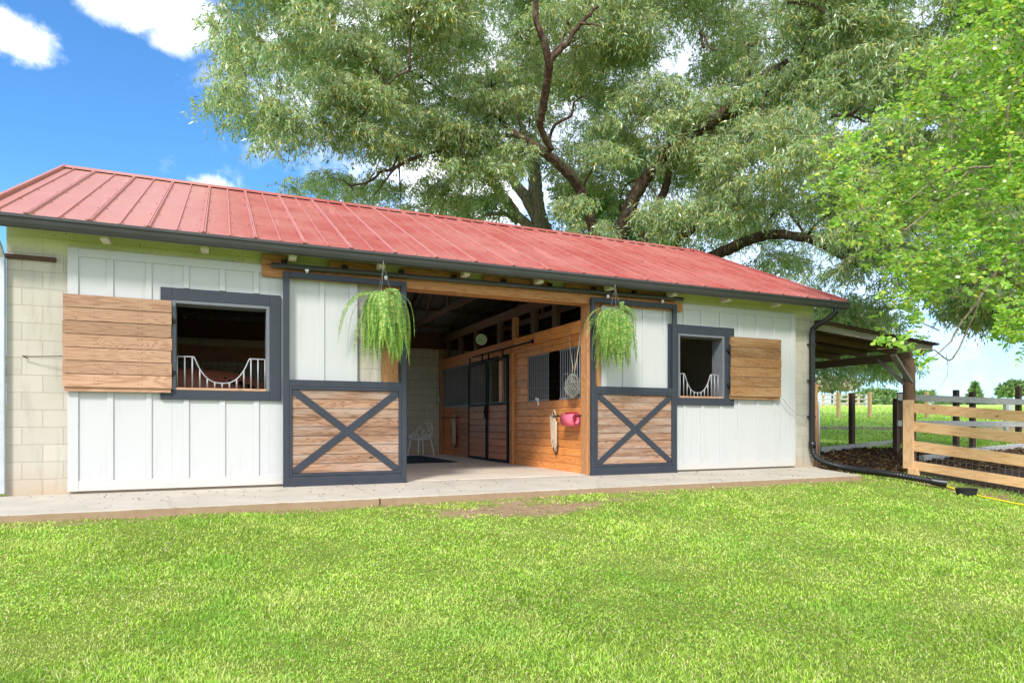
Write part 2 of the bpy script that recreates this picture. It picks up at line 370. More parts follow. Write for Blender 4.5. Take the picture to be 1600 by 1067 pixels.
M['pink'] = plain('pink_fleece', (.85,.16,.24), rough=.9, var=.12, scale=30)
M['pinkdark'] = plain('pink_fleece_lining', (.20,.05,.09), rough=.9)
M['rope'] = plain('cream_rope', (.55,.44,.32), rough=.9, var=.3, scale=60)
M['ropedark'] = plain('brown_leather', (.08,.05,.035), rough=.7, var=.3, scale=40)
M['yellow'] = plain('yellow_hose', (.80,.66,.04), rough=.4, var=.08)
M['hay'] = plain('hay', (.30,.30,.27), rough=.95, var=.3, scale=60)
M['straw'] = plain('straw', (.34,.24,.13), rough=.95, var=.5, scale=30)
M['clockgreen'] = plain('pale_green_dial', (.50,.78,.52), rough=.5, var=.04)
M['bay'] = plain('bay_horse_coat', (.26,.085,.05), rough=.5, var=.25, scale=3)
M['mane'] = plain('black_mane', (.008,.007,.007), rough=.6)
M['oakbark'] = mat('oak_bark', f_bark, c0=(.035,.022,.016), c1=(.17,.115,.08))
M['palebark'] = mat('pale_bark', f_bark, c0=(.16,.14,.10), c1=(.42,.39,.31))
M['twig'] = mat('twig_bark', f_bark, c0=(.16,.12,.08), c1=(.36,.29,.20))
M['oakleaf'] = mat('willow_oak_leaf', f_leaf, cols=[(0,(.10,.23,.07)), (.30,(.25,.46,.15)), (.58,(.44,.64,.38)), (.80,(.54,.68,.15)), (.93,(.80,.66,.16))],
                   under=(.48,.54,.34), trans=.38, rough=.30, spec=1.0)
M['shrubleaf'] = mat('bright_round_leaf', f_leaf, cols=[(0,(.11,.32,.03)), (.35,(.27,.58,.06)), (.75,(.48,.78,.10)), (.93,(.84,.82,.12))],
                     under=(.46,.68,.16), trans=.50, rough=.30, spec=1.0)
M['farleaf'] = mat('far_leaf', f_leaf, cols=[(0,(.11,.20,.06)), (.5,(.18,.30,.09)), (1,(.28,.42,.13))], trans=.2, spec=.2)
M['pinkleaf'] = mat('blossom_leaf', f_leaf, cols=[(0,(.34,.26,.20)), (.5,(.46,.36,.30)), (1,(.5,.46,.36))], trans=.2, spec=.2)
M['fernleaf'] = mat('fern_leaf', f_leaf, cols=[(0,(.10,.24,.05)), (.5,(.26,.46,.10)), (.8,(.46,.64,.18)), (1,(.70,.66,.28))], trans=.35, rough=.5, spec=.35)
M['grass'] = mat('grass_blade', f_leaf, cols=[(0,(.10,.24,.02)), (.22,(.28,.52,.035)), (.55,(.48,.76,.06)), (.84,(.66,.86,.14)), (.95,(.80,.72,.42))],
                 trans=.40, rough=.42, spec=.3)
M['lawnblade'] = mat('lawn_blade', f_leaf, cols=[(0,(.13,.24,.04)), (.22,(.32,.54,.05)), (.55,(.52,.76,.08)), (.82,(.68,.84,.18)), (.93,(.80,.72,.42))],
                 trans=.38, rough=.42, spec=.3, patch=[(.68,.74,.24), (.26,.54,.06)])
M['clover'] = mat('clover_leaf', f_leaf, cols=[(0,(.16,.36,.04)), (.6,(.32,.60,.07)), (1,(.46,.70,.12))], trans=.3, rough=.5, spec=.3)
# ---------------------------------------------------------------- ground
def sstep(a, b, x):
    t_ = np.clip((x-a)/(b-a), 0, 1); return t_*t_*(3-2*t_)
RD = np.array([0, 13.5, 17, 22, 28, 50, 80, 110, 150, 400, 3000.]); RZ = np.array([0, 0, .28, .62, .93, 1.95, 3.25, 3.8, 2.5, -14, -60.])
FY = np.array([-900, -40, -15, -9, -6, -3.2, -1.9, -1.3, 0.]); FZ = np.array([-3., -1.6, -.85, -.62, -.44, -.22, -.06, -.0, 0.])
def gh(x, y):
    x = np.asarray(x, float); y = np.asarray(y, float)
    d = x*SY+(y+DC)*CY
    f = np.interp(y, FY, FZ)
    f = f*(1-sstep(9.6, 10.6, x)*sstep(-1.5, -2.8, y)*0)
    m = np.maximum(np.maximum(sstep(10.9, 12.0, x), sstep(9, 13, y)), sstep(-3, -6, x))
    r = np.interp(d, RD, RZ)*m*sstep(-3.5, .5, y) if True else 0
    far = np.interp(d, RD, RZ)*sstep(20, 45, x)*(1-sstep(-3.5, .5, y))
    bumps = .012*np.sin(x*2.1+y*.7)*np.cos(y*1.9-x*.4)+.008*np.sin(x*5.3)*np.sin(y*4.7)
    return -.030-.07*sstep(9.6, 10.8, x)+f+r+far+bumps*((y < -2.0)+0)
def axis_pts(lo, hi, fine_lo, fine_hi, st):
    a = list(np.arange(fine_lo, fine_hi+1e-6, st)); s_ = st; v = fine_hi
    while v < hi: s_ *= 1.13; v += s_; a.append(v)
    s_ = st; v = fine_lo
    while v > lo: s_ *= 1.13; v -= s_; a.insert(0, v)
    return np.array(a)
gx = axis_pts(-1500, 2500, -5, 22, .14); gy = axis_pts(-900, 2600, -9.4, 8, .14)
GX, GY = np.meshgrid(gx, gy); GZ = gh(GX, GY)
def bare_amt(x, y):
    b = np.exp(-(((x-3.1)/1.45)**2+((y+2.42)/.38)**2)**1.4)*.84                     # worn patch before the aisle
    b = np.maximum(b, .50*np.exp(-(((x-4.6)/1.0)**2+((y+2.3)/.28)**2)))
    b = np.maximum(b, .62*np.exp(-((y+2.0)/.07)**2)*(x < 9.7))                    # soil strip along the slab
    b = np.maximum(b, .62*np.exp(-(((x-11.0)/.55)**2+((y+2.5)/1.6)**2)**1.5))       # worn strip along the new fence
    b = np.maximum(b, .62*np.exp(-(((x-10.3)/.8)**2+((y+1.9)/.3)**2)))
    b = np.maximum(b, .80*np.exp(-((x*SY+(y+DC)*CY-24.5-.6*np.sin(x*.7))/1.9)**2)*(x > 12))
    b = np.maximum(b, .30*np.exp(-(((x-5.4)/1.2)**2+((y+4.2)/.5)**2)))
    b = np.maximum(b, .30*np.exp(-(((x-.3)/1.0)**2+((y+5.4)/.6)**2)))
    return b
def mulch_amt(x, y):
    d = x*SY+(y+DC)*CY
    return sstep(10.5, 10.75, x)*sstep(17.4, 16.6, d)*sstep(-1.15, -.85, y+(x-10.5)*.0)*(1-sstep(11.45, 11.75, x)*0)+sstep(11.5, 11.75, x)*sstep(17.4, 16.6, d)*sstep(-7, -5, y)*(y < -1)*.9*sstep(19, 17, x)
nyy, nxx = GX.shape
idx = np.arange(nyy*nxx).reshape(nyy, nxx)
F = np.stack([idx[:-1, :-1], idx[:-1, 1:], idx[1:, 1:], idx[1:, :-1]], -1).reshape(-1, 4)
cx_ = (GX[:-1, :-1]+GX[1:, 1:])/2; cy_ = (GY[:-1, :-1]+GY[1:, 1:])/2
dd = GX*SY+(GY+DC)*CY
V = np.stack([GX, GY, GZ], -1).reshape(-1, 3)
ground = npmesh('lawn', V, F, M['ground'], smooth=True,
                attr={'bare': bare_amt(GX, GY).ravel(), 'mulch': np.clip(mulch_amt(GX, GY), 0, 1).ravel(), 'far': (sstep(14, 20, dd)*sstep(10.5, 12, GX)*sstep(-2, 2, GY)).ravel()})
tag(ground, kind='structure')
# pavement slab and the aisle floor
def slab(name, poly, z0, z1, m):
    b = MB(); n = len(poly)
    b.add([(x, y, z1) for x, y in poly]+[(x, y, z0) for x, y in poly],
          [tuple(range(n))]+[tuple(range(n))[::-1][i:]+tuple(range(n))[::-1][:i] for i in []]+[(i, i+n, (i+1) % n+n, (i+1) % n) for i in range(n)])
    o = b.build(name, m, bevel=.006); tag(o, kind='structure'); return o
slab('pavement', [(-9, -1.86), (1.62, -1.93), (1.62, .0), (-9, 0)], -.3, 0, M['concrete'])
slab('pavement', [(1.635, -1.93), (9.5, -1.86), (10.15, -.5), (10.56, 0), (1.635, .0)], -.3, -.001, M['concrete'])
slab('aisle_floor', [(2.2, .004), (5.6, .004), (5.6, 16), (2.2, 16)], -.3, .004, M['floor'])
slab('stall_floor', [(-2.2, .15), (2.19, .15), (2.19, 7.9), (-2.2, 7.9)], -.3, -.02, M['oldbrown'])
slab('stall_floor', [(5.61, .15), (10.4, .15), (10.4, 7.9), (5.61, 7.9)], -.3, -.02, M['oldbrown'])
# ---------------------------------------------------------------- barn
barn = empty('horse_barn', (4.1, 0, 0), 'cream block horse barn with a red metal roof, white board panels and an open aisle', 'barn')
XL, XR, YB = -2.284, 10.546, 8.0
RZ0, RSL = 3.165, .4625                      # roof top at Y=-.4, slope
def rz(y): return RZ0+(min(y, 8-y)+.4)*RSL
def wall_box(b, *a): b.box(*a)
# front wall, left bay with window hole, right bay with window hole
W1 = (-.577, .569, 1.26, 2.385); W2 = (7.22, 8.241, 1.285, 2.40)
b = MB(); zt = 3.33
b.box(XL, W1[0], 0, .2, -.05, zt); b.box(W1[1], 2.07, 0, .2, -.05, zt); b.box(W1[0], W1[1], 0, .2, -.05, W1[2]); b.box(W1[0], W1[1], 0, .2, W1[3], zt)
b.build('front_wall', M['block'], barn)
b = MB()
b.box(5.52, W2[0], 0, .2, -.05, zt); b.box(W2[1], XR, 0, .2, -.05, zt); b.box(W2[0], W2[1], 0, .2, -.05, W2[2]); b.box(W2[0], W2[1], 0, .2, W2[3], zt)
b.build('front_wall', M['block'], barn)
b = MB(); b.box(2.072, 5.518, .002, .198, 2.90, zt); b.build('front_wall', M['block'], barn)
def gable(x0, x1, m):
    b = MB(); v = []
    for x in (x0, x1): v += [(x, .202, -.05), (x, 7.998, -.05), (x, 7.998, rz(8)-.12), (x, 4, rz(4)-.12), (x, .202, rz(.2)-.12)]
    b.add(v, [(0,1,2,3,4)[::-1], (5,6,7,8,9), (0,5,9,4), (4,9,8,3), (3,8,7,2), (1,2,7,6), (0,1,6,5)]); return b.build('side_wall', m, barn)
gable(XL, XL+.2, M['blockY']); gable(XR-.2, XR, M['blockY'])
b = MB(); b.box(XL, 1.45, 8, 8.2, -.05, 2.87); b.box(4.30, XR, 8, 8.2, -.05, 2.87); b.build('back_wall', M['block_in'], barn)  # unseen gap between the two boxes, added to let light into the aisle
b = MB(); b.box(XL, 1.45, 8.0, 8.05, 2.872, 3.32); b.box(1.45, 4.30, 8.0, 8.05, 2.75, 3.32); b.box(4.30, XR, 8.0, 8.05, 2.872, 3.32); b.build('back_plate', M['truss'], barn)
# yellow-green soffit band is set in the block material's colour; white board panels with battens
def panel(x0, x1, zt_, bats, hole, full_left, topr=True):
    b = MB(); y0 = -.045
    hx0, hx1, hz0, hz1 = hole
    xs = sorted([x0, hx0, hx1, x1])
    b.box(x0, hx0, y0, -.002, .035, zt_); b.box(hx1, x1, y0, -.002, .035, zt_); b.box(hx0, hx1, y0, -.002, .035, hz0); b.box(hx0, hx1, y0, -.002, hz1, zt_)
    t_ = -.062
    for bx0, bx1 in bats:
        segs = [(.155, zt_-.105)]
        if bx0 < hx1+.1 and bx1 > hx0-.1: segs = [(.155, hz0-.10), (hz1+.16, zt_-.105)]
        for a, c in segs: b.box(bx0, bx1, t_, y0, a, c)
    b.box(x0+.11, x1-.11, t_, y0, .03, .155); b.box(x0+.11, x1-.11, t_, y0, zt_-.105, zt_)
    b.box(x0, x0+.11, t_-.002, y0, .028, zt_+.002); b.box(x1-.11, x1, t_-.002, y0, .028, zt_+.002)
    return b.build('board_panel', M['white'], barn, bevel=.003)
panel(-1.68, 1.722, 2.93, [(-1.28,-1.21), (-.862,-.80), (-.45,-.385), (-.036,.034), (.372,.442), (.79,.86), (1.209,1.277)], W1, True)
panel(5.69, 9.99, 2.93, [(6.10,6.16), (6.50,6.56), (6.92,6.98), (7.345,7.405), (7.735,7.805), (8.155,8.23), (8.572,8.64), (9.018,9.088), (9.43,9.50)], W2, True)
# timber posts and header at the opening
b = MB(); b.box(2.072, 2.31, -.02, .2, 0, 2.90); b.build('jamb_post', M['postwood'], barn, bevel=.006)
b = MB(); b.box(5.44, 5.69, -.03, .2, 0, 2.90); b.build('jamb_post', M['postwood'], barn, bevel=.006)
b = MB(); b.box(.476, 7.30, -.10, -.066, 2.775, 2.925); b.build('header_board', M['header'], barn, bevel=.004)
for x0, x1 in ((.476,.78),(1.33,2.0),(2.35,3.3),(3.6,4.7),(5.0,7.15)):
    b = MB(); b.box(x0, x1, -.098, -.066, 2.93, 3.07); b.build('header_board', M['header'], barn, bevel=.004)
b = MB(); b.box(2.31, 5.44, -.06, .19, 2.78, 2.898); b.build('lintel', M['header'], barn, bevel=.004)
# door track with brackets
tr = MB(); tr.tube([(.58, -.16, 2.915), (7.25, -.16, 2.975)], .034, 12)
tr.build('door_track', M['gutter'], barn, smooth=False)
for i in range(9):
    b = MB(); x = .75+i*.79; z = 2.915+(x-.58)*.009; b.box(x-.035, x+.035, -.158, -.099, z+.02, z+.085)
    b.build('track_bracket', M['black'], barn, bevel=.003)
# windows
def window(x0, x1, z0, z1, ox0, ox1, oz0, oz1, shut, inner_dark):
    b = MB(); yf = -.088
    b.box(x0, ox0, yf, -.047, z0, z1); b.box(ox1, x1, yf, -.047, z0, z1)
    b.box(ox0, ox1, yf, -.047, z0, oz0); b.box(ox0, ox1, yf, -.047, oz1, z1)
    w = b.build('window', M['slate'], barn, bevel=.004)
    b = MB(); q = .04
    b.box(ox0, ox0+q, -.083, .2, oz0, oz1); b.box(ox1-q, ox1, -.083, .2, oz0, oz1)
    b.box(ox0+q, ox1-q, -.083, .2, oz1-q, oz1)
    b.build('window_lining', M['slate_light'], w, bevel=.003)
    b = MB(); b.box(ox0+q, ox1-q, -.085, .2, oz0, oz0+.03); b.build('sill', M['shutter'], w, bevel=.003)
    # yoke guard grille
    a0, a1 = ox0+q+.01, ox1-q-.01; zb = oz0+.035; wd = a1-a0; topz = oz0+.43; g = MB(); yg = .03
    def curve(u):
        k = abs(u-.5)*2
        if k > .62: return topz
        return topz-.33*max(0, 1-(k/.62)**2.6)**.9
    pts = [(a0+wd*i/60, yg, curve(i/60)) for i in range(61)]
    g.tube(pts, .009, 6)
    nb = 12
    for i in range(1, nb):
        u = i/nb; x = a0+wd*u; g.tube([(x, yg, zb), (x, yg, curve(u))], .0095, 6)
    g.tube([(a0, yg, zb), (a0, yg, topz)], .009, 6); g.tube([(a1, yg, zb), (a1, yg, topz)], .009, 6)
    g.build('guard_grille', M['guard'], w, smooth=True)
    return w
win1 = window(-.705, .708, 1.14, 2.535, W1[0], W1[1], W1[2], W1[3], None, None)
win2 = window(7.016, 8.465, 1.16, 2.555, W2[0], W2[1], W2[2], W2[3], None, None)
# shutters, swung open flat against the wall
def shutter(parent, x0, x1, z0, z1, n, m, side, lab, chip=()):
    b = MB(); h = (z1-z0)/n; r_ = random.Random(3+side)
    for i in range(n):
        e0 = r_.uniform(-.004, .004); e1 = r_.uniform(-.006, .006)
        b.box(x0+e0, x1+e1, -.150, -.128, z0+i*h+.004, z0+(i+1)*h-.004)
    b.cur = 1; b.box(x0+.02, x1-.02, -.1275, -.1265, z0+.01, z1-.01)  # dark sheet in the rust colour, added to stand in for shade between planks
    for i in range(n):
        for fx in (.28, .68):
            for k in (0, 1, 2, 3):
                xx = x0+(x1-x0)*fx+(k % 2)*.028*1.3; zz = z0+(i+.5)*h+(k//2-.5)*h*.45
                b.box(xx-.004, xx+.004, -.1525, -.149, zz-.004, zz+.004)
    s = b.build('shutter', [m, M['rust']], parent); tag(s, lab)
    for za, zb2 in ((z0-.05, z0+.05), (z1-.14, z1-.03)):
        b = MB(); b.box(x0+.01, x1-.01, -.126, -.09, za, zb2); b.build('shutter_batten', m, s, bevel=.002)
    hx = x1 if side == 0 else x0
    for zz in (z0+.2, z1-.25): b = MB(); b.tube([(hx, -.12, zz-.05), (hx, -.12, zz+.05)], .012, 8); b.box(hx-.05, hx+.05, -.13, -.089, zz-.02, zz+.02); b.build('hinge', M['black'], s)
    return s
shutter(win1, -1.712, -.578, 1.27, 2.365, 7, M['shutter'], 0, 'clean tan pine shutter')
shutter(win2, 8.335, 9.535, 1.325, 2.40, 6, M['shutter2'], 1, 'weathered brown shutter')
# ---- sliding doors
def sliding_door(x0, x1, z0, z1, zr, lab):
    yb, yf = -.175, -.12; w = .078
    b = MB()
    b.box(x0, x0+w, yb, yf, z0, z1); b.box(x1-w, x1, yb, yf, z0, z1)
    b.box(x0+w, x1-w, yb, yf, z1-w, z1); b.box(x0+w, x1-w, yb, yf, zr-.045, zr+.045); b.box(x0+w, x1-w, yb, yf, z0, z0+.12)
    # inner face strips that hold the planks
    b.box(x0+w, x0+w+.035, yb-.006, yf, z0+.12, zr-.045); b.box(x1-w-.035, x1-w, yb-.006, yf, z0+.12, zr-.045)
    b.box(x0+w+.035, x1-w-.035, yb-.006, yf, zr-.085, zr-.045); b.box(x0+w+.035, x1-w-.035, yb-.006, yf, z0+.12, z0+.16)
    b.box(x0-.004, x1+.004, yb-.012, yf, z0-.025, z0+.03)
    d = b.build('sliding_door', M['slate'], barn, bevel=.004); tag(d, lab)
    b = MB(); n = 9; a0, a1 = z0+.16, zr-.085; h = (a1-a0)/n; r_ = random.Random(int(x0*10))
    for i in range(n):
        sp = x0+w+.035+(x1-x0)*r_.uniform(.3, .7)
        b.box(x0+w+.036, x1-w-.036, -.158+r_.uniform(-.002,.002), -.13, a0+i*h+.0035, a0+(i+1)*h-.0035)
    b.cur = 1; b.box(x0+w+.03, x1-w-.03, -.1295, -.125, a0-.01, a1+.01)  # backing in the rust colour, added so the plank gaps look shaded
    b.build('plank_panel', [M['doorwood'], M['rust']], d)
    A = (x0+w+.04, zr-.09); B = (x1-w-.04, z0+.165); A2 = (x1-w-.04, zr-.09); B2 = (x0+w+.04, z0+.165)
    for i, (p, q) in enumerate(((A, B), (A2, B2))):
        b = MB(); ww = .10
        p3 = Vector((p[0], 0, p[1])); q3 = Vector((q[0], 0, q[1])); dr = (q3-p3).normalized(); nr = Vector((dr.z, 0, -dr.x))*ww/2
        y0_, y1_ = -.170-i*.0025, -.1575
        # clipped into the corners of the frame
        sgn = 1 if i == 0 else -1
        xa, za = p; xb, zb = q; hx = .075*sgn; hz = .062
        poly = [(xa, za), (xa+hx, za), (xb, zb+hz), (xb, zb), (xb-hx, zb), (xa, za-hz)]
        if i == 1: poly = poly[::-1]
        vs = [(x, y0_, z) for x, z in poly]+[(x, y1_, z) for x, z in poly]; k = len(poly)
        b.add(vs, [tuple(range(k)), tuple(range(k, 2*k))[::-1]]+[(j, j+k, (j+1) % k+k, (j+1) % k) for j in range(k)])
        b.build('cross_brace', M['slate'], d, bevel=.002)
    for fx in (.18, .82):
        b = MB(); x = x0+(x1-x0)*fx; b.box(x-.012, x+.012, -.168, -.152, z1, z1+.06)
        b.lathe([(0,-.008),(.026,-.008),(.026,.008),(0,.008)], (x, -.175, z1+.035), 12, (0,1,0)); b.build('door_hanger', M['galv'], d)
    b = MB(); b.tube([(x1-.12, -.1, z0-.03), (x1+.02, -.19, z0-.03)], .012, 6); b.box(x1-.05, x1-.02, -.2, -.1, z0-.035, z0-.01)
    b.build('floor_guide', M['black'], d)
    return d
sliding_door(.733, 2.393, -.0+.015, 2.85, 1.375, 'slate blue sliding door beside the left window')
sliding_door(5.43, 7.125, -.0+.015, 2.872, 1.395, 'slate blue sliding door overlapping the right window')
# ---- roof
def roof_sheet(front=True, x0=-2.43, x1=10.90, sa=0, sb=1, b=None):
    b = b or MB(); base_n = len(b.v)
    ys = -.40; sgn = 1
    def P(x, s, h):      # s along slope 0..1 ; h normal offset
        y = ys+s*(4-ys); z = RZ0+(y+.4)*RSL; nl = math.sqrt(1+RSL*RSL)
        yy, zz = y-h*RSL/nl, z+h/nl
        return (x, yy if front else 8-yy, zz)
    prof = [(x0, 0)]
    k = 1; x = -2.000-.298
    while x < x0+.05: x += .298; k += 1
    while x < x1-.05:
        if k % 2 == 0: prof += [(x-.032, 0), (x-.018, .030), (x-.005, .030), (x, .014), (x+.005, .030), (x+.018, .030), (x+.032, 0)]
        else: prof += [(x-.014, 0), (x-.007, .020), (x+.007, .020), (x+.014, 0)]
        x += .298; k += 1
    prof.append((x1, 0)); n = len(prof); vs = []
    for h0 in (0, -.012):
        for s_ in (sa, sb):
            for px, h in prof: vs.append(P(px, s_, h+h0))
    fs = []
    for i in range(n-1):
        fs.append((i, i+1, n+i+1, n+i)); 
    fs = [f if front else f[::-1] for f in fs]
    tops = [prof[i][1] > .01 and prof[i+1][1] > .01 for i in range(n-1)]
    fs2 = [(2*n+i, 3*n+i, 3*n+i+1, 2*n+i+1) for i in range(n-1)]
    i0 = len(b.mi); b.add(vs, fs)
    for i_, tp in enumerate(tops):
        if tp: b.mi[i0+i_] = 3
    b.cur = 1
    for f in fs2: b.f.append([q+base_n for q in f]); b.mi.append(1)
    b.cur = 0
    for i in range(n-1): b.f.append([q+base_n for q in (i, 2*n+i, 2*n+i+1, i+1)]); b.mi.append(0); b.f.append([q+base_n for q in (n+i, n+i+1, 3*n+i+1, 3*n+i)]); b.mi.append(0)
    b.f.append([q+base_n for q in (0, n, 3*n, 2*n)]); b.mi.append(0); b.f.append([q+base_n for q in (n-1, 2*n+n-1, 3*n+n-1, 2*n-1)]); b.mi.append(0)
    return b, P
b, P = roof_sheet(True); b.cur = 2
M['screw'] = plain('screw_head', (.16,.05,.05), rough=.6)
x = -2.298; k = 1
while x < 10.85:
    for j in range(6):
        s_ = .02+j*.19
        for dx in ((-.05, .05) if k % 2 == 0 else (.035,)):
            c = Vector(P(x+dx, s_, .004)); b.box(c.x-.006, c.x+.006, c.y-.006, c.y+.006, c.z-.01, c.z+.005)
    x += .298; k += 1
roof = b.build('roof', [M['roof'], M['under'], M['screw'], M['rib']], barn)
b, P2 = roof_sheet(False, x1=2.45); roof_sheet(False, x0=5.43, b=b); roof_sheet(False, 2.45, 5.43, 0, .58, b); roof_sheet(False, 2.45, 5.43, .95, 1, b)
def f_light_panel(t, bb, o):
    tr = t.n('ShaderNodeBsdfTranslucent', {'Color': (.95,.95,.93,1)}); mx = t.n('ShaderNodeMixShader', {0: .94, 1: bb.outputs[0], 2: tr.outputs[0]}); bb.inputs['Base Color'].default_value = (.8,.8,.78,1)
    t.t.links.new(mx.outputs[0], o.inputs[0])
M['added_light_panel'] = mat('light_panel_sheet', f_light_panel)
v = [P2(2.42, .57, .006), P2(5.46, .57, .006), P2(5.46, .96, .006), P2(2.42, .96, .006)]
sk = MB(); sk.add(v, [(0,1,2,3)]); sk.build('added_light_panel', M['added_light_panel'], barn)  # unseen translucent panel, added on the rear slope to brighten the aisle
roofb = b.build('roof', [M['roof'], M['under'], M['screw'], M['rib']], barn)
b = MB(); zr_ = rz(4)
v = []
for x in (-2.47, 10.94): v += [(x, 4-.17, zr_-.045), (x, 4-.02, zr_+.04), (x, 4+.02, zr_+.04), (x, 4+.17, zr_-.045), (x, 4+.17, zr_-.055), (x, 4, zr_+.025), (x, 4-.17, zr_-.055)]
b.add(v, [(i, i+1, i+8, i+7) for i in range(6)]+[(6, 0, 7, 13)]+[(6,5,4,3,2,1,0), (7,8,9,10,11,12,13)]); b.build('ridge_cap', M['roof'], roof)
for xx in (-2.475, 10.905):      # rake trim, both slopes
    for sg in (0, 1):
        b = MB(); a = Vector((xx+.02, -.41, RZ0-.01)); c = Vector((xx+.02, 4, rz(4)-.01))
        if sg: a.y = 8.41; 
        b.bar(a, c, .04, .11); b.build('rake_trim', M['roof'], roof)
# screw beads on the gable rake and fascia, gutter, downspout
b = MB(); b.box(-2.45, 10.90, -.36, -.335, 3.03, 3.15); b.build('fascia', M['rawblock'], barn)
gp = [(-.36, 3.145), (-.36, 3.03), (-.40, 3.015), (-.455, 3.022), (-.47, 3.06), (-.478, 3.10), (-.492, 3.118), (-.492, 3.15), (-.480, 3.15), (-.480, 3.125), (-.450, 3.04), (-.40, 3.03), (-.368, 3.04), (-.368, 3.145)]
b = MB(); v = []
for x in (-2.56, 10.924): v += [(x, y, z) for y, z in gp]
n = len(gp); b.add(v, [(i, (i+1) % n, (i+1) % n+n, i+n) for i in range(n)])
for x in (-2.56, 10.924): b.add([(x, y, z) for y, z in gp[:8]]+[(x+.006*(1 if x > 0 else -1), y, z) for y, z in gp[:8]], [tuple(range(8)), tuple(range(8, 16))[::-1]]+[(i, i+8, (i+1) % 8+8, (i+1) % 8) for i in range(8)])
gut = b.build('gutter', M['gutter'], barn)
for px in (165, 320, 457, 595, 727, 842, 952, 1050, 1135, 1213):
    q = atY(px, 400, -.25); b = MB(); w_ = .045
    b.add([(q[0]-w_, -.333, 2.985), (q[0]+w_, -.333, 2.985), (q[0]+w_, -.14, 2.985), (q[0]-w_, -.14, 2.985), (q[0]-w_, -.333, 3.10), (q[0]+w_, -.333, 3.10), (q[0]+w_, -.14, 3.19), (q[0]-w_, -.14, 3.19)],
          [(0,3,2,1),(4,5,6,7),(0,1,5,4),(1,2,6,5),(2,3,7,6),(3,0,4,7)])
    b.build('rafter_tail', M['rawblock'], barn, bevel=.004)
b = MB()
def rect_tube(b, pts, w, h):
    pts = [Vector(p) for p in pts]; vs = []
    for i, p in enumerate(pts):
        d = (pts[min(i+1, len(pts)-1)]-pts[max(i-1, 0)]).normalized(); a = d.cross(Vector((0, 1, 0)))
        a = Vector((1, 0, 0)) if a.length < .1 else a.normalized(); c = d.cross(a)
        for i_, j_ in ((-1,-1),(1,-1),(1,1),(-1,1)): vs.append(p+a*i_*w/2+c*j_*h/2)
    b.add(vs, [(i*4+k, i*4+(k+1) % 4, i*4+4+(k+1) % 4, i*4+4+k) for i in range(len(pts)-1) for k in range(4)]+[(0,3,2,1), tuple(4*(len(pts)-1)+k for k in range(4))])
rect_tube(b, [(10.63, -.42, 3.02), (10.63, -.42, 2.95), (10.60, -.38, 2.88), (10.53, -.30, 2.80), (10.46, -.16, 2.73), (10.42, -.09, 2.66), (10.41, -.075, 2.55), (10.41, -.075, 1.5), (10.41, -.075, .38)], .095, .075)
ds = b.build('downspout', M['plastic_black'], barn, bevel=.012)
for zz in (.95, 1.65, 2.35): b = MB(); b.box(10.35, 10.47, -.12, -.0, zz, zz+.03); b.build('strap', M['plastic_black'], ds, bevel=.002)
# galvanised conduit on the left corner and the rusty track
b = MB(); rect_tube(b, [(-2.34, -.30, 3.02), (-2.34, -.28, 2.93), (-2.33, -.14, 2.84), (-2.322, -.06, 2.74), (-2.322, -.05, 2.5), (-2.322, -.05, .03)], .085, .06); b.build('downspout', M['galv'], barn, bevel=.008)['label'] = 'pale galvanised downspout'
b = MB(); b.box(-2.32, -1.80, -.04, -.002, 2.745, 2.795); b.tube([(-2.30,-.02,2.8),(-2.36,-.08,2.83),(-2.42,-.1,2.78)], .008, 6); b.build('iron_rail', M['rust'], barn, bevel=.003)
b = MB(); b.tube([(-2.08, -.01, 1.60), (-2.12, -.05, 1.62), (-2.05, -.07, 1.615), (-1.85, -.12, 1.62), (-1.71, -.14, 1.625)], .006, 6); b.build('shutter_hook', M['rust'], barn, smooth=True)
# ---- interior
SX = 5.5
def hboards(b, x0, x1, y0, y1, z0, z1, n):
    h = (z1-z0)/n
    for i in range(n): b.box(x0, x1, y0, y1, z0+i*h+.003, z0+(i+1)*h-.003)
b = MB()
hboards(b, SX, SX+.04, .2, 3.0, .0, 1.26, 9); hboards(b, SX, SX+.04, 2.42, 3.0, 1.26, 2.15, 6); hboards(b, SX, SX+.04, .2, 3.0, 2.15, 2.36, 2)
st = b.build('stall_front', M['stall'], barn, bevel=.003)
b = MB(); hboards(b, SX, SX+.04, 5.66, 7.98, .0, 1.26, 9); st2 = b.build('stall_front', M['stall_red'], barn, bevel=.003)
b = MB(); b.box(SX-.02, SX+.05, .2, 3.0, 2.365, 2.57); b.build('header_rail', M['stall'], st, bevel=.003)
b = MB(); b.box(SX-.02, SX+.05, 3.002, 7.98, 2.30, 2.57); b.build('header_rail', M['stall_red'], st2, bevel=.003)
b = MB(); b.box(SX-.06, SX+.09, 3.02, 3.16, 0, 2.30); b.build('stall_post', M['postwood'], st, bevel=.006)
b = MB(); b.box(SX-.05, SX+.09, 7.84, 7.99, 0, 2.87); b.build('stall_post', M['postwood'], st, bevel=.006)
for y0_, y1_ in ((1.50, 2.40), (.2, 1.06)):
    b = MB()
    for i in range(11): y = y1_-.03-i*.085; b.tube([(SX+.012, y, 1.27), (SX+.012, y, 2.14)], .011, 6)
    b.box(SX+.0, SX+.028, y0_, y1_, 1.262, 1.29); b.box(SX, SX+.028, y0_, y1_, 2.125, 2.148); b.build('bar_grille', M['bar'], st)
def stall_grille(y0_, y1_, n, par, z1_=2.28):
    b = MB()
    for i in range(n+1):
        y = y0_+(y1_-y0_)*i/n; b.tube([(SX+.012, y, 1.27), (SX+.012, y, z1_)], .008, 6)
    b.box(SX-.005, SX+.03, y0_, y1_, 1.255, 1.295); b.box(SX-.005, SX+.03, y0_, y1_, z1_-.02, z1_+.01)
    b.build('bar_grille', M['bar'], par)
stall_grille(5.70, 7.82, 26, st2)
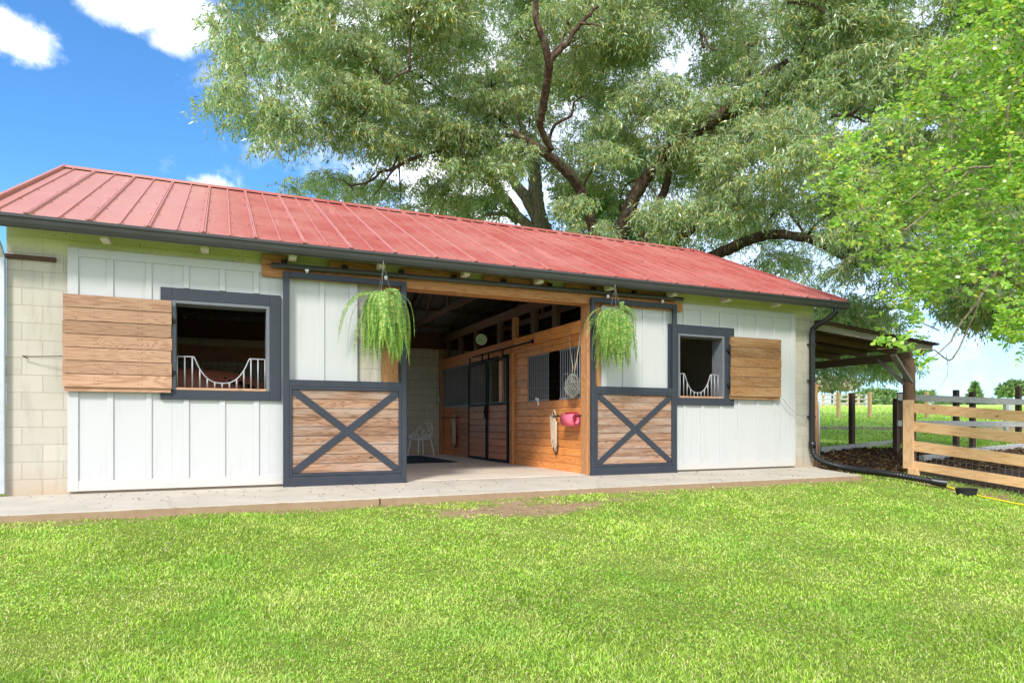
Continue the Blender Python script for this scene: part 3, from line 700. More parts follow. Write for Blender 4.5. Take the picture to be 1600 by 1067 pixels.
for (y0_, y1_, lab) in ((3.24, 4.38, None), (4.44, 5.62, None)):
    b = MB(); hboards(b, SX-.055, SX-.02, y0_+.04, y1_-.04, .06, 1.24, 8)
    d = b.build('stall_door', M['stall_red'], barn, bevel=.003)
    b = MB(); b.box(SX-.07, SX-.015, y0_, y0_+.05, .02, 2.25); b.box(SX-.07, SX-.015, y1_-.05, y1_, .02, 2.25)
    b.box(SX-.07, SX-.015, y0_+.05, y1_-.05, .02, .07); b.box(SX-.07, SX-.015, y0_+.05, y1_-.05, 1.24, 1.285); b.box(SX-.07, SX-.015, y0_+.05, y1_-.05, 2.2, 2.25)
    b.build('door_frame', M['black'], d, bevel=.003)
    b = MB(); rng_ = range(1, 15) if y0_ > 4 else list(range(1, 4))+[12, 13]
    for i in rng_: y = y0_+(y1_-y0_)*i/14; b.tube([(SX-.04, y, 1.28), (SX-.04, y, 2.2)], .008, 6)
    b.box(SX-.045, SX-.035, y0_+.05, y1_-.05, 1.286, 1.30)
    b.build('bar_grille', M['bar'], d)
b = MB(); hboards(b, SX+.3, SX+.34, 3.3, 4.0, 1.2, 2.3, 7); b.box(SX+.02, SX+.06, 3.75, 3.9, 1.2, 2.3); b.build('inner_board', M['stall'], st)
b = MB(); b.box(SX-.11, SX-.072, 4.33, 4.50, 1.06, 1.12); b.box(SX-.12, SX-.072, 4.38, 4.44, .95, 1.24); b.lathe([(0,-.02),(.05,-.02),(.05,.02),(0,.02)], (SX-.1, 4.41, 1.1), 12, (1,0,0)); b.build('latch', M['black'], barn)
b = MB(); b.tube([(SX-.10, 2.0, 2.40), (SX-.10, 5.2, 2.40)], .02, 8); b.lathe([(.02,-.012),(.045,-.012),(.045,.012),(.02,.012)], (SX-.10, 1.96, 2.40), 14, (1,0,0))
for y in (3.4, 4.2, 4.6, 5.4): b.box(SX-.115, SX-.085, y-.01, y+.01, 2.24, 2.40)
b.build('stall_door_track', M['black'], barn)
# plate beam above with short posts
b = MB(); b.box(SX-.03, SX+.03, .2, 7.98, 3.02, 3.20); b.build('plate_beam', M['truss'], barn, bevel=.004)
for y in (1.15, 2.05, 2.95, 3.75, 5.2, 6.3, 7.3):
    b = MB(); b.box(SX-.02, SX+.07, y, y+.16, 2.572, 3.018); b.build('stub_post', M['postwood' if y in (2.95,) else 'darkpost'], barn, bevel=.003)
# left side of the aisle
b = MB(); hboards(b, 2.20, 2.24, .2, 5.4, 0, 1.26, 9); lst = b.build('stall_front', M['stall'], barn); b = MB(); b.box(2.18, 2.26, .2, 7.98, 2.3, 2.57); b.build('header_rail', M['stall'], lst); b = MB(); b.box(2.19, 2.25, .2, 7.98, 3.02, 3.2); b.build('plate_beam', M['truss'], barn)
b = MB()
for i in range(54): y = .3+i*.095; b.tube([(2.22, y, 1.26), (2.22, y, 2.3)], .008, 5)
b.build('bar_grille', M['bar'], lst)
# purlins and trusses
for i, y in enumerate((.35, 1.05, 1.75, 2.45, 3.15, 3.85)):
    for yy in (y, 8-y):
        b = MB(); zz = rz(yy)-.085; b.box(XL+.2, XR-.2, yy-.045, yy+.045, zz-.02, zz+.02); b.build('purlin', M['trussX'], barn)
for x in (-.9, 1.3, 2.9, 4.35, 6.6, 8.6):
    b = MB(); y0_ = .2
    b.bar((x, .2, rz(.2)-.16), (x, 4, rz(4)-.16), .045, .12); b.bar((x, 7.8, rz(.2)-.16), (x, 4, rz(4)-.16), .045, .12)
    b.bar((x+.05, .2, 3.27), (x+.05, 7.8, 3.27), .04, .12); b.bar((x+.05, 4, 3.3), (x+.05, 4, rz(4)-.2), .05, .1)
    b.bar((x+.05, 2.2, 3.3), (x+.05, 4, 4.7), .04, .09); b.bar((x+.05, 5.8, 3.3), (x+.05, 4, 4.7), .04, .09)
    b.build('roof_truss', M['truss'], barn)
# back wall board of the left stall (seen through the window)
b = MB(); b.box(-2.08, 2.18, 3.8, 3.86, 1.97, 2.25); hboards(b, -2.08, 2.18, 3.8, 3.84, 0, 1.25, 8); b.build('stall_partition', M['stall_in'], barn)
b = MB()
for i in range(42): b.tube([(-2.05+i*.1, 3.82, 1.25), (-2.05+i*.1, 3.82, 1.97)], .01, 5)
b.build('bar_grille', M['bar'], barn)
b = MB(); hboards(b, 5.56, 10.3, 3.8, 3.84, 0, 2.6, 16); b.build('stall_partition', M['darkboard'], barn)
b = MB(); b.box(5.36, 5.46, 7.93, 7.998, 1.42, 1.56); b.tube([(5.41, 7.97, 1.56), (5.41, 7.97, 2.8)], .012, 6); b.build('electrical_box', M['galv'], barn, bevel=.006)
# ---------------------------------------------------------------- lean-to
def g1(x, y): return float(gh(x, y))
lt = empty('lean_to', (12.0, 1.5, g1(12, 1.5)), 'open lean-to shed of old grey timber against the right end of the barn', 'lean-to')
LX0, LX1 = 10.56, 14.05
def lz(x): return 2.80-(x-10.55)*.079
b = MB(); b.bar((LX0, .0, lz(LX0)-.07), (LX1, .0, lz(LX1)-.07), .04, .135); b.build('fascia_board', M['oldgrey'], lt, bevel=.004)
for y in (.75, 1.5, 2.25, 3.0, 3.75, 4.5, 5.25):
    b = MB(); b.bar((LX0, y, lz(LX0)-.08), (LX1-.1, y, lz(LX1)-.08), .045, .12); b.build('rafter', M['oldbrown'], lt)
b = MB()
k = 0; x = LX0
while x < LX1:       # old corrugated sheet roof on boards
    b.bar((x+.1, -.10, lz(x+.1)+.012+.002*(k % 2)), (x+.1, 5.5, lz(x+.1)+.012+.002*(k % 2)), .198, .02); x += .2; k += 1
b.build('roof_deck', M['oldbrown'], lt)
b = MB(); v = []; n = 60
for y in (-.14, 5.55):
    for i in range(n+1): xx = LX0+(LX1+.06-LX0)*i/n; v.append((xx, y, lz(xx)+.036+.008*(i % 2)))
for y in (-.14, 5.55):
    for i in range(n+1): xx = LX0+(LX1+.06-LX0)*i/n; v.append((xx, y, lz(xx)+.030+.008*(i % 2)))
m_ = n+1
b.add(v, [(i, i+1, m_+i+1, m_+i) for i in range(n)]+[(2*m_+i, 3*m_+i, 3*m_+i+1, 2*m_+i+1) for i in range(n)]+[(i, 2*m_+i, 2*m_+i+1, i+1) for i in range(n)])
b.build('roof', M['rust'], lt)
b = MB(); b.bar((13.30, -.06, 2.26), (13.30, 5.4, 2.26), .09, .17); b.bar((13.75, .0, 2.36), (13.60, .0, 2.36), .09, .15); b.build('beam', M['oldbrown'], lt, bevel=.004)
b = MB()
for i, y in enumerate((.0, 5.3)):
    b = MB(); gz = g1(13.3, y)
    b.tube([(13.31, y, gz-.1), (13.32, y+.01, gz+.8), (13.30, y-.01, 1.6), (13.31, y, 2.20)], [.125, .122, .118, .115], 14); b.build('post', M['oldbrownZ'], lt, smooth=True)
    b = MB(); b.bar((13.22, y-.02+.04, 1.66), (13.22, y+.62, 2.24), .05, .11, up=(1, 0, 0)); b.build('brace', M['oldgrey'], lt, bevel=.003)
b = MB(); b.bar((12.72, -.07, 2.26), (13.26, -.07, 1.70), .05, .12, up=(0, 1, 0)); b.build('brace', M['oldgrey'], lt, bevel=.003)
# ---------------------------------------------------------------- new pine fence in the foreground
nf = empty('board_fence', (11.5, -3, g1(11.5, -3)), 'new tan pine board fence with wire mesh running out to the right edge', 'fence')
def sag(y): return (y+1.3)*.098
for k, (zt_, zb_) in enumerate(((1.215, 1.045), (.880, .705), (.530, .350), (.175, .02))):
    for (ya, yb_) in ((-1.33, -3.9), (-3.905, -7.2)):
        b = MB(); w_ = zt_-zb_; zc = (zt_+zb_)/2+rnd.uniform(-.006, .006)
        b.bar((11.43, ya, zc+sag(ya)), (11.43, yb_, zc+sag(yb_)), .035, w_); b.build('rail', M['newrail'], nf, bevel=.004)
b = MB(); b.box(11.385, 11.412, -1.42, -1.225, .02, 1.265); b.build('face_board', M['newpost'], nf, bevel=.003)
for y in (-1.33, -3.9, -6.5):
    b = MB(); b.box(11.45, 11.54, y-.045, y+.045, g1(11.5, y)-.05, (1.20 if y > -2 else 1.3)+sag(y)); b.build('post', M['newpost' if y < -2 else 'oldbrownZ'], nf, bevel=.004)
b = MB(); b.box(11.35, 11.46, -1.50, -1.34, -.16, .03); b.build('post', M['newpost'], nf, bevel=.004)
b = MB(); r_ = .0024
for k in range(8):
    zz = -.11+k*.095; b.tube([(11.455, -1.3, zz), (11.455, -4, zz+sag(-4)), (11.455, -7, zz+sag(-7))], r_, 4)
y = -1.3
while y > -7: b.tube([(11.455, y, -.12+sag(y)*1.0), (11.455, y, .57+sag(y))], r_, 4); y -= .10
b.build('wire_mesh', M['mesh'], nf)
# ---------------------------------------------------------------- weathered paddock fence behind
gf = empty('paddock_fence', (17.9, 1.4, g1(17.9, 1.4)), 'silver grey two-rail paddock fence on dark posts behind the new pine fence', 'fence')
b = MB(); b.bar((14.9, 1.40, 1.475), (24, 1.3, 1.37), .04, .155); b.build('rail', M['greyrail'], gf, bevel=.004)
b = MB(); b.bar((14.9, 1.40, .84), (24, 1.3, .80), .04, .14); b.build('rail', M['greyrail'], gf, bevel=.004)
b = MB(); b.bar((15.0, 1.42, .02), (18.0, 1.42, .12), .06, .14); b.build('rail', M['greyrail'], gf, bevel=.004)
for x, zt_ in ((15.0, 1.45), (17.28, 1.70), (17.95, 1.66), (19.95, 1.85), (22.3, 1.8)):
    b = MB(); b.box(x-.055, x+.055, 1.445, 1.56, g1(x, 1.5)-.1, zt_); b.build('post', M['darkpost'], gf, bevel=.004)
def post_thing(px, yt, yb, d, w, m, lab, group=None, name='fence_post', rnd_=False, cat='post'):
    p0 = at(px, yb, d); gz = g1(p0[0], p0[1]); top = at(px, yt, d)[2]
    b = MB()
    if rnd_: b.tube([(p0[0], p0[1], gz-.1), (p0[0]+.01, p0[1], (gz+top)/2), (p0[0], p0[1], top)], w/2, 10)
    else: b.box(p0[0]-w/2, p0[0]+w/2, p0[1]-w/2, p0[1]+w/2, gz-.1, top)
    o = MB(); o.v = [(x-p0[0], y-p0[1], z-gz) for x, y, z in b.v]; o.f = b.f; o.mi = b.mi
    ob = o.build(name, m, None, bevel=0 if rnd_ else .004, smooth=rnd_); ob.location = (p0[0], p0[1], gz)
    return tag(ob, lab, cat, group)
post_thing(1331, 614, 700, 17.0, .115, M['darkpost'], 'dark square post standing alone at the back of the mulch under the lean-to', 'posts at the back of the mulch yard')
post_thing(1406.5, 613, 694, 18.2, .12, M['darkpost'], 'dark square post close to the left of the round lean-to post', 'posts at the back of the mulch yard')
post_thing(1412, 615, 692, 18.6, .10, M['greyrail'], 'grey weathered post touching the dark post by the lean-to', 'posts at the back of the mulch yard')
post_thing(1274.5, 600, 722, 13.4, .075, M['postwood'], 'rough brown round post beside the black downspout', None, rnd_=True)
p0 = at(1279.5, 700, 13.5)
b = MB(); gz = g1(p0[0], p0[1]); b.tube([(p0[0], p0[1], gz-.02), (p0[0], p0[1], 1.22), (p0[0]+.005, p0[1]+.03, 1.27), (p0[0]+.01, p0[1]+.1, 1.29), (p0[0]+.02, p0[1]+1.6, 1.29)], .024, 8)
b.tube([(p0[0], p0[1], .25), (p0[0]+.02, p0[1]+1.6, .25)], .024, 8); tag(b.build('gate', M['galv'], None, smooth=True), 'grey tubular steel gate edge-on next to the brown round post', 'gate')
# kerb timbers at the back of the mulch
for (xa, ya, xb, yb_, da, dbb) in ((1280, 704, 1400, 693, 16.2, 18.2), (1440, 719, 1500, 712, 14.6, 15.6), (1500, 711, 1600, 704, 15.8, 17.2)):
    A = at(xa, ya, da); B = at(xb, yb_, dbb); b = MB(); b.bar((A[0], A[1], g1(A[0], A[1])+.06), (B[0], B[1], g1(B[0], B[1])+.06), .12, .14)
    tag(b.build('landscape_timber', M['greyrail'], None, bevel=.008), {1280: 'grey timber kerb between the two dark posts at the back of the mulch', 1440: 'short grey timber on the ground seen through the new fence near its first post', 1500: 'long grey timber on the ground seen through the new fence near the right edge'}[xa], 'timber', 'kerb timbers around the mulch yard')
# white panel behind the grey fence
A = at(1576, 636, 22); b = MB(); b.cur = 1; b.box(A[0]-.14, A[0]-.0, A[1], A[1]+.1, g1(A[0], A[1]), 1.5); b.cur = 0; b.box(A[0]+.002, A[0]+.34, A[1]+.02, A[1]+.06, 1.22, 1.5); tag(b.build('board_sign', [M['white'], M['greyrail']]), 'small plain white board fixed to a post behind the grey fence', 'board')
# far fences
ff = empty('far_board_fence', tuple(at(1310, 620, 78)[:2])+(3,), 'distant weathered board fence on the field ridge below the blossom tree', 'fence')
pxs = [1262, 1287, 1306, 1325, 1341, 1353]; P3 = []
for px in pxs:
    d = 62+(px-1262)*.02; q = at(px, 626, d); P3.append((q[0], q[1], g1(q[0], q[1])))
for i, q in enumerate(P3):
    b = MB(); b.box(q[0]-.11, q[0]+.11, q[1]-.08, q[1]+.08, q[2]-.2, q[2]+1.25); b.build('post', M['newpost' if i < 5 else 'white'], ff)
for zz in (.35, .75, 1.15):
    b = MB()
    for q, s_ in zip(P3[:-1], P3[1:]): b.bar((q[0], q[1]-.1, q[2]+zz), (s_[0], s_[1]-.1, s_[2]+zz), .04, .16)
    b.build('rail', M['greyrail'], ff)
wf = []
for i, (px, lab) in enumerate(((1310, 'thin tan post of the wire fence in front of the blossom tree'), (1359, 'thin tan post of the wire fence left of the round green trees'), (1448, 'tan post of the wire fence showing above the grey rail'))):
    wf.append(post_thing(px, 612, 634, 34, .15, M['newpost'], lab, 'posts of the far wire fence'))
b = MB()
for k in range(4):
    pp = [at(px, 634, 34) for px in (1230, 1310, 1359, 1448, 1560)]
    b.tube([(q[0], q[1], g1(q[0], q[1])+.2+k*.25) for q in pp], .007, 4)
tag(b.build('wire_strand', M['galv']), 'thin wire strands strung along the far tan posts', 'wire')
# ---------------------------------------------------------------- drain pipe, pan, hose, mat
def corr(pts, r, step=.022, amp=.006):
    P_ = [Vector(p) for p in pts]; out = []; 
    def cr(p0, p1, p2, p3, t): return .5*((2*p1)+(-p0+p2)*t+(2*p0-5*p1+4*p2-p3)*t*t+(-p0+3*p1-3*p2+p3)*t**3)
    for i in range(len(P_)-1):
        a, b_, c, d = P_[max(i-1, 0)], P_[i], P_[i+1], P_[min(i+2, len(P_)-1)]; L = (c-b_).length; n = max(2, int(L/(step/2)))
        for j in range(n): out.append(cr(a, b_, c, d, j/n))
    out.append(P_[-1]); rs = [r+amp*(1 if (k % 4) < 2 else -1) for k in range(len(out))]
    return out, rs
ps = [(10.41, -.08, .42), (10.42, -.11, .24), (10.50, -.22, .12), (10.60, -.52, .03), (10.58, -.92, -.0), (10.44, -1.35, -.01), (10.36, -1.75, -.02), (10.43, -2.05, -.055), (10.60, -2.28, -.10)]
o_, r_ = corr(ps, .052); b = MB(); b.tube(o_, r_, 14, cap=False)
b.tube([(10.41, -.08, .36), (10.41, -.08, .50)], .066, 12)
dp = tag(b.build('drain_pipe', M['plastic_black'], None, smooth=True), 'black corrugated drain pipe curling from the downspout over the lawn', 'drain pipe')
b = MB(); b.tube([(10.595, -2.275, -.10), (10.64, -2.34, -.115), (10.72, -2.44, -.13)], [.064, .066, .070], 14, cap=False); b.build('pipe_end', M['plastic_black'], dp, smooth=True)
q = at(1510, 778, 10.0); gz = g1(q[0], q[1]); b = MB()
b.lathe([(0,.0),(.12,.0),(.128,.01),(.142,.085),(.150,.09),(.150,.10),(.138,.10),(.128,.02),(0,.018)], (q[0], q[1], gz+.02), 28); tag(b.build('feed_pan', M['rubber'], None, smooth=False), 'round black rubber feed pan on the grass by the new fence', 'feed pan')
b = MB(); pts = []
for k, (px, py, d) in enumerate(((1428, 744, 11.6), (1450, 751, 11.1), (1475, 758, 10.75), (1495, 765, 10.5), (1525, 771, 10.1), (1560, 778, 9.7), (1600, 788, 9.3), (1680, 806, 8.6))):
    w_ = at(px, py, d); pts.append((w_[0], w_[1], g1(w_[0], w_[1])+.03))
o_, r_ = corr(pts, .014, .1, 0); b.tube(o_, .014, 8); tag(b.build('garden_hose', M['yellow'], None, smooth=True), 'yellow garden hose lying along the foot of the new fence', 'hose')
b = MB(); b.box(3.1, 4.62, 4.05, 7.0, .005, .022); tag(b.build('floor_mat', M['rubber'], None, bevel=.004), 'black rubber mat on the aisle floor in front of the chair', 'mat')
# cable from the right shutter round to the post
A = Vector((9.53, -.13, 1.36)); B = Vector(at(1262, 650, 12.45)); Cc = Vector(at(1274, 643, 13.3)); b = MB(); pts = []
for i in range(14):
    t_ = i/13; p = A.lerp(B, t_); p.z -= .10*math.sin(math.pi*t_); p.y = -.14-.0*t_; pts.append(p)
pts.append(Cc); b.tube(pts, .0065, 6); tag(b.build('cable', M['galv'], None, smooth=True), 'thin sagging cable tied from the brown shutter round the black downspout', 'cable')
# ---------------------------------------------------------------- chair
chx, chy = 4.72, 7.25; ch = empty('chair', (chx, chy, .004), 'white plastic chair with a lattice shell against the block back wall', 'chair')
ca = R(200)
def CP(x, y, z): return (chx+x*math.cos(ca)-y*math.sin(ca), chy+x*math.sin(ca)+y*math.cos(ca), z)
for sx in (-1, 1):
    for sy in (-1, 1):
        b = MB(); b.tube([CP(sx*.19, sy*.17, .44), CP(sx*.225, sy*.21, .2), CP(sx*.25, sy*.24, .004)], [.019, .016, .012], 8); b.build('leg', M['plastic_white'], ch, smooth=True)
def shell(u, v):     # u around 0..1 from left front to right front, v 0 (seat centre) .. 1 (rim)
    a = math.pi*(u*1.5-.25) ; back = max(0, math.sin(a))
    rr = .09+.18*min(1, v*1.5)+.03*v
    z = .42+(max(0, v-.45)/.55)*(.10+.34*back**1.2)
    return CP(rr*math.cos(a), (rr*math.sin(a)+.05*max(0, v-.5)*back), z)
b = MB(); r2 = random.Random(5); nu, nv = 15, 6; pt = {}
for i in range(nu+1):
    for j in range(nv+1):
        pt[i, j] = shell(min(1, max(0, (i+(.5 if j % 2 else 0)+r2.uniform(-.25, .25)*(0 < i < nu))/nu)), min(1, max(.1, (j+r2.uniform(-.25, .25)*(0 < j < nv))/nv)))
for i in range(nu+1):
    for j in range(nv):
        if (i+j) % 2 == 0 or j in (0, ): b.tube([pt[i, j], pt[i, j+1]], .012, 5)
        ii = i+(1 if j % 2 else -1)
        if 0 <= ii <= nu and r2.random() < .8: b.tube([pt[i, j], pt[ii, j+1]], .011, 5)
for i in range(nu): b.tube([pt[i, nv], pt[i+1, nv]], .011, 6); b.tube([pt[i, 3], pt[i+1, 3]], .008, 5) if i % 2 else None
b.tube([pt[0, j] for j in range(nv+1)], .011, 6); b.tube([pt[nu, j] for j in range(nv+1)], .011, 6)
b.build('seat_shell', M['plastic_white'], ch, smooth=True)
b = MB(); b.lathe([(0,.43),(.20,.43),(.21,.44),(.20,.45),(0,.45)], (chx, chy, 0), 20); b.build('seat', M['plastic_white'], ch)
# ---------------------------------------------------------------- clock
cq = at(752.3, 530.5, 14.6); ck = empty('wall_clock', tuple(cq), 'round pale green wall clock under the dark roof beam', 'clock'); fx = Vector((-.50, -.866, 0)).normalized(); rt = Vector((0, 0, 1)).cross(fx)*-1
rt = fx.cross(Vector((0, 0, 1))) * -1
cc = Vector(cq)
b = MB(); b.lathe([(0,0),(.112,0),(.114,-.02),(0,-.02)], cc, 32, tuple(fx)); b.build('dial', M['clockgreen'], ck)
b = MB(); b.lathe([(.108,-.022),(.122,-.022),(.122,.012),(.110,.014),(.108,.004)], cc, 32, tuple(fx)); b.build('rim', M['plastic_white'], ck)
up = Vector((0, 0, 1))
rgt = up.cross(fx).normalized()           # viewer's right when looking at the dial
def CL(a, r_): return cc+fx*.004+(rgt*math.sin(a)+up*math.cos(a))*r_
b = MB()
for a, L, w_ in ((R(235), .055, .006), (R(145), .075, .004)): b.bar(CL(a+math.pi, .012), CL(a, L), w_, .002, up=tuple(fx))
b.build('hand', M['black'], ck)
b = MB()
for k in range(60): a = k*math.pi/30; b.bar(CL(a, .098), CL(a, .104), .0022 if k % 5 else .004, .002, up=tuple(fx))
b.build('tick_marks', M['black'], ck)
dg = bpy.context.evaluated_depsgraph_get()
for k in range(1, 13):
    cu = bpy.data.curves.new('numeral', 'FONT'); cu.body = str(k); cu.size = .026; cu.align_x = 'CENTER'; cu.align_y = 'CENTER'
    tmp = bpy.data.objects.new('numeral', cu); COL.objects.link(tmp); bpy.context.view_layer.update(); dg = bpy.context.evaluated_depsgraph_get()
    me = bpy.data.meshes.new_from_object(tmp.evaluated_get(dg)); bpy.data.objects.remove(tmp); bpy.data.curves.remove(cu)
    me.materials.append(M['black']); no = bpy.data.objects.new('numeral', me); COL.objects.link(no); no.parent = ck
    a = k*math.pi/6; q = CL(a, .083)-cc; Mx = Matrix((rgt, up, fx)).transposed().to_4x4(); no.matrix_local = Matrix.Translation(q+fx*.001) @ Mx
# ---------------------------------------------------------------- tack on the stall wall
def rope_bundle(y, zt_, zb_, lab, light=True):
    root = empty('rope_halter', (5.44, y, zt_), lab, 'halter', 'halters hung on the stall boards'); r3 = random.Random(int(y*10))
    b = MB(); b.tube([(5.49, y, zt_+.02), (5.42, y, zt_+.02), (5.41, y, zt_+.06)], .012, 8); b.build('hook', M['black'], root)
    b = MB()
    for k in range(5):
        dy = -.045+k*.022; pts = []; zb2 = zb_+r3.uniform(0, .16)
        for i in range(9): t_ = i/8; pts.append((5.435+.012*math.sin(k*2+t_*4), y+dy+.02*math.sin(t_*5+k), zt_+.03*math.cos(k)-(zt_-zb2)*t_))
        for i in range(1, 9): t_ = i/8; pts.append((5.42+.01*math.cos(k), y+dy*1.6+.03+.02*math.sin(t_*4+k), zb2+(zt_-zb2)*t_))
        b.tube(pts, .011, 6)
    b.tube([(5.43, y-.06, zt_-.0), (5.42, y-.02, zt_+.09), (5.42, y+.03, zt_+.05), (5.43, y+.05, zt_-.2), (5.43, y-.04, zb_-.03), (5.43, y-.07, zb_+.1), (5.43, y-.065, zt_-.1)], .018, 8)
    b.build('rope', M['rope'], root, smooth=True)
    b = MB()
    for k in range(4):
        pts = [(5.44+.01*k, y+.03+.10*math.sin(a+k)*(.5+.2*k)*.8, zb_+.20+.11*math.cos(a)*(1+.2*k)-.03*k) for a in [i*math.pi/6 for i in range(13)]]
        b.tube(pts, .009, 6)
    b.build('strap', M['ropedark'], root, smooth=True)
rope_bundle(1.12, .98, .36, 'cream rope and brown strap halter hung beside the pink cloth')
rope_bundle(6.65, .98, .28, 'cream rope halter hung far back in the aisle before the sliding stall doors')
b = MB(); b.tube([(5.47, 1.25, .965), (5.41, 1.2, .965), (5.41, .2, .965), (5.47, .16, .965)], .010, 8); tag(b.build('towel_rail', M['black'], None, smooth=True), 'thin black rail across the orange boards carrying the pink cloth', 'rail')
b = MB(); b.tube([(5.47, 7.7, .98), (5.41, 7.65, .98), (5.41, 6.5, .98), (5.47, 6.45, .98)], .010, 8); tag(b.build('blanket_bar', M['black'], None, smooth=True), 'thin black bar at the far end of the aisle carrying the back halter', 'rail')
pk = empty('rolled_towel', (5.38, .45, .97), 'pink fleece rolled over the black rail near the jamb post', 'towel')
b = MB(); v = []; n = 34
def sp(t_): a = t_*math.pi*2*1.9+2.0; r_ = .050+.050*t_; return r_*math.cos(a), r_*math.sin(a)
yy0, yy1 = .22, .66
for y in (yy0, yy1):
    for off in (0, .009):
        for i in range(n): c_, s_ = sp(i/(n-1)); k_ = 1+off/.09; v.append((5.365+c_*k_*.8+.0*y, y+.012*math.sin(i*.5), .925+s_*k_*1.15-.02))
f = []
for i in range(n-1): f += [(i, i+1, 2*n+i+1, 2*n+i), (n+i, 3*n+i, 3*n+i+1, n+i+1), (i, n+i, n+i+1, i+1), (2*n+i, 2*n+i+1, 3*n+i+1, 3*n+i)]
b.add(v, f); b.build('cloth', M['pink'], pk, smooth=True)
b = MB(); b.tube([(5.365+sp(i/33)[0]*.86, yy0-.002, .905+sp(i/33)[1]*1.22) for i in range(34)], .006, 5); b.build('trim', M['pinkdark'], pk)
# hay net with two cords
hn = empty('hay_net', (5.56, .38, 1.3), 'grey hay net hung on two cords behind the stall bars near the jamb post', 'hay net'); r3 = random.Random(9)
b = MB(); cN = Vector((5.40, .40, 1.47))
for k in range(9):
    a = k*math.pi/9
    for s_ in (0, 1):
        pts = [(cN.x+.05*math.sin(p)*math.cos(a+p*.8*(1 if s_ else -1)), cN.y+.22*math.sin(p)*(1+.25*math.sin(3*p+k))*math.sin(a+p*.8*(1 if s_ else -1)), cN.z+.20*math.cos(p)) for p in [i*math.pi/14 for i in range(29)]]
        b.tube(pts, .0035, 4)
b.build('net', M['hay'], hn)
b = MB()
for k in range(160):
    p = Vector((r3.gauss(0, .028), r3.gauss(0, .10), r3.gauss(0, .085))); d_ = Vector((r3.gauss(0, 1), r3.gauss(0, 1), r3.gauss(0, 1))).normalized()*.05; b.bar(cN+p-d_, cN+p+d_, .003, .003)
b.build('hay', M['hay'], hn)
for (ya, yb_) in ((.62, .42), (.22, .34)):
    b = MB(); b.tube([(5.46, ya, 2.50), (5.44, (ya*2+yb_)/3, 2.1), (5.42, yb_, 1.78), (5.40, yb_+.02, 1.62)], .007, 6); b.build('cord', M['rope'], hn, smooth=True)
b = MB(); b.bar((5.47, 1.86, 1.28), (5.465, 1.84, 1.18), .05, .012, up=(1,0,0)); b.bar((5.46, 1.95, 1.31), (5.46, 1.82, 1.29), .05, .012, up=(1,0,0)); tag(b.build('paper_tag', M['plastic_white']), 'small torn white tag hooked at the foot of the stall bars', 'tag')
# ---------------------------------------------------------------- horse
def skin_mesh(name, verts, edges, radii, mat_, parent=None, sub=2, root=0):
    me = bpy.data.meshes.new(name); off = wloc(parent) if parent else Vector((0, 0, 0))
    me.from_pydata([tuple(Vector(v)-off) for v in verts], edges, []); me.materials.append(mat_)
    o = bpy.data.objects.new(name, me); COL.objects.link(o); o.parent = parent
    s_ = o.modifiers.new('skin', 'SKIN'); s_.use_smooth_shade = True
    for i, r_ in enumerate(radii):
        sv = me.skin_vertices[0].data[i]; sv.radius = r_ if isinstance(r_, tuple) else (r_, r_); sv.use_root = (i == root)
    sb = o.modifiers.new('sub', 'SUBSURF'); sb.levels = sub; sb.render_levels = sub
    return o
hx, hy = -.22, 1.25; hr = empty('horse', (hx, hy, -.02), 'dark bay horse with black mane standing behind the left window guard', 'horse')
H = lambda a, s_, z: (hx+a, hy+s_, z)
V_ = [H(-.75,0,1.20), H(-1.15,0,1.27), H(-.35,0,1.12), H(-.02,0,1.18), H(.20,0,1.24), H(.48,0,1.22), H(.74,0,1.10), H(.92,0,1.00), H(1.02,0,.84), H(1.12,0,.62), H(1.15,0,.53)]
Rr = [.29, .24, .29, .27, (.22,.24), (.13,.19), (.10,.15), (.10,.13), (.09,.12), (.07,.075), (.055,.055)]
E_ = [(1,0),(0,2),(2,3),(3,4),(4,5),(5,6),(6,7),(7,8),(8,9),(9,10)]
def leg(root, pts, rad):
    prev = root
    for p, r_ in zip(pts, rad): V_.append(p); Rr.append(r_); E_.append((prev, len(V_)-1)); prev = len(V_)-1
for sy in (-.17, .17):
    leg(3, [H(.05,sy,.95), H(.08,sy,.72), H(.08,sy,.45), H(.06,sy,.14), H(.12,sy,.04)], [.12, .085, .055, .042, .06])
    leg(1, [H(-1.08,sy,.98), H(-.98,sy,.78), H(-1.25,sy,.52), H(-1.22,sy,.16), H(-1.15,sy,.04)], [.17, .11, .062, .045, .06])
skin_mesh('body', V_, E_, Rr, M['bay'], hr, root=2)
hr.scale = (1.12, 1.12, 1.12)
b = MB()
for i in range(60):      # mane locks along the crest
    t_ = i/59; x = -.02+.88*t_; z = 1.455+.02*math.sin(t_*3)-.36*t_**1.7; y = -.05
    b.bar(H(x, -.01, z), H(x+.02+.02*math.sin(i), -.15-.03*math.sin(i*1.7), z-.13-.03*math.sin(i*2.3)), .030, .012)
b.build('mane', M['mane'], hr)
b = MB(); b.tube([H(-1.34,0,1.35), H(-1.45,0,1.2), H(-1.47,0,.8), H(-1.45,0,.45)], [.05,.08,.07,.02], 8); b.build('tail', M['mane'], hr, smooth=True)
for sy in (-.06, .06):
    b = MB(); b.tube([H(.90,sy,1.09), H(.93,sy*1.3,1.17), H(.98,sy*1.4,1.24)], [.03,.03,.004], 8); b.build('ear', M['bay'], hr, smooth=True)
for sy in (-.095, .095):
    b = MB(); b.lathe([(0,-.016),(.012,-.011),(.017,0),(.012,.011),(0,.016)], H(1.03,sy,.90), 10); b.build('eye', M['black'], hr, smooth=True)
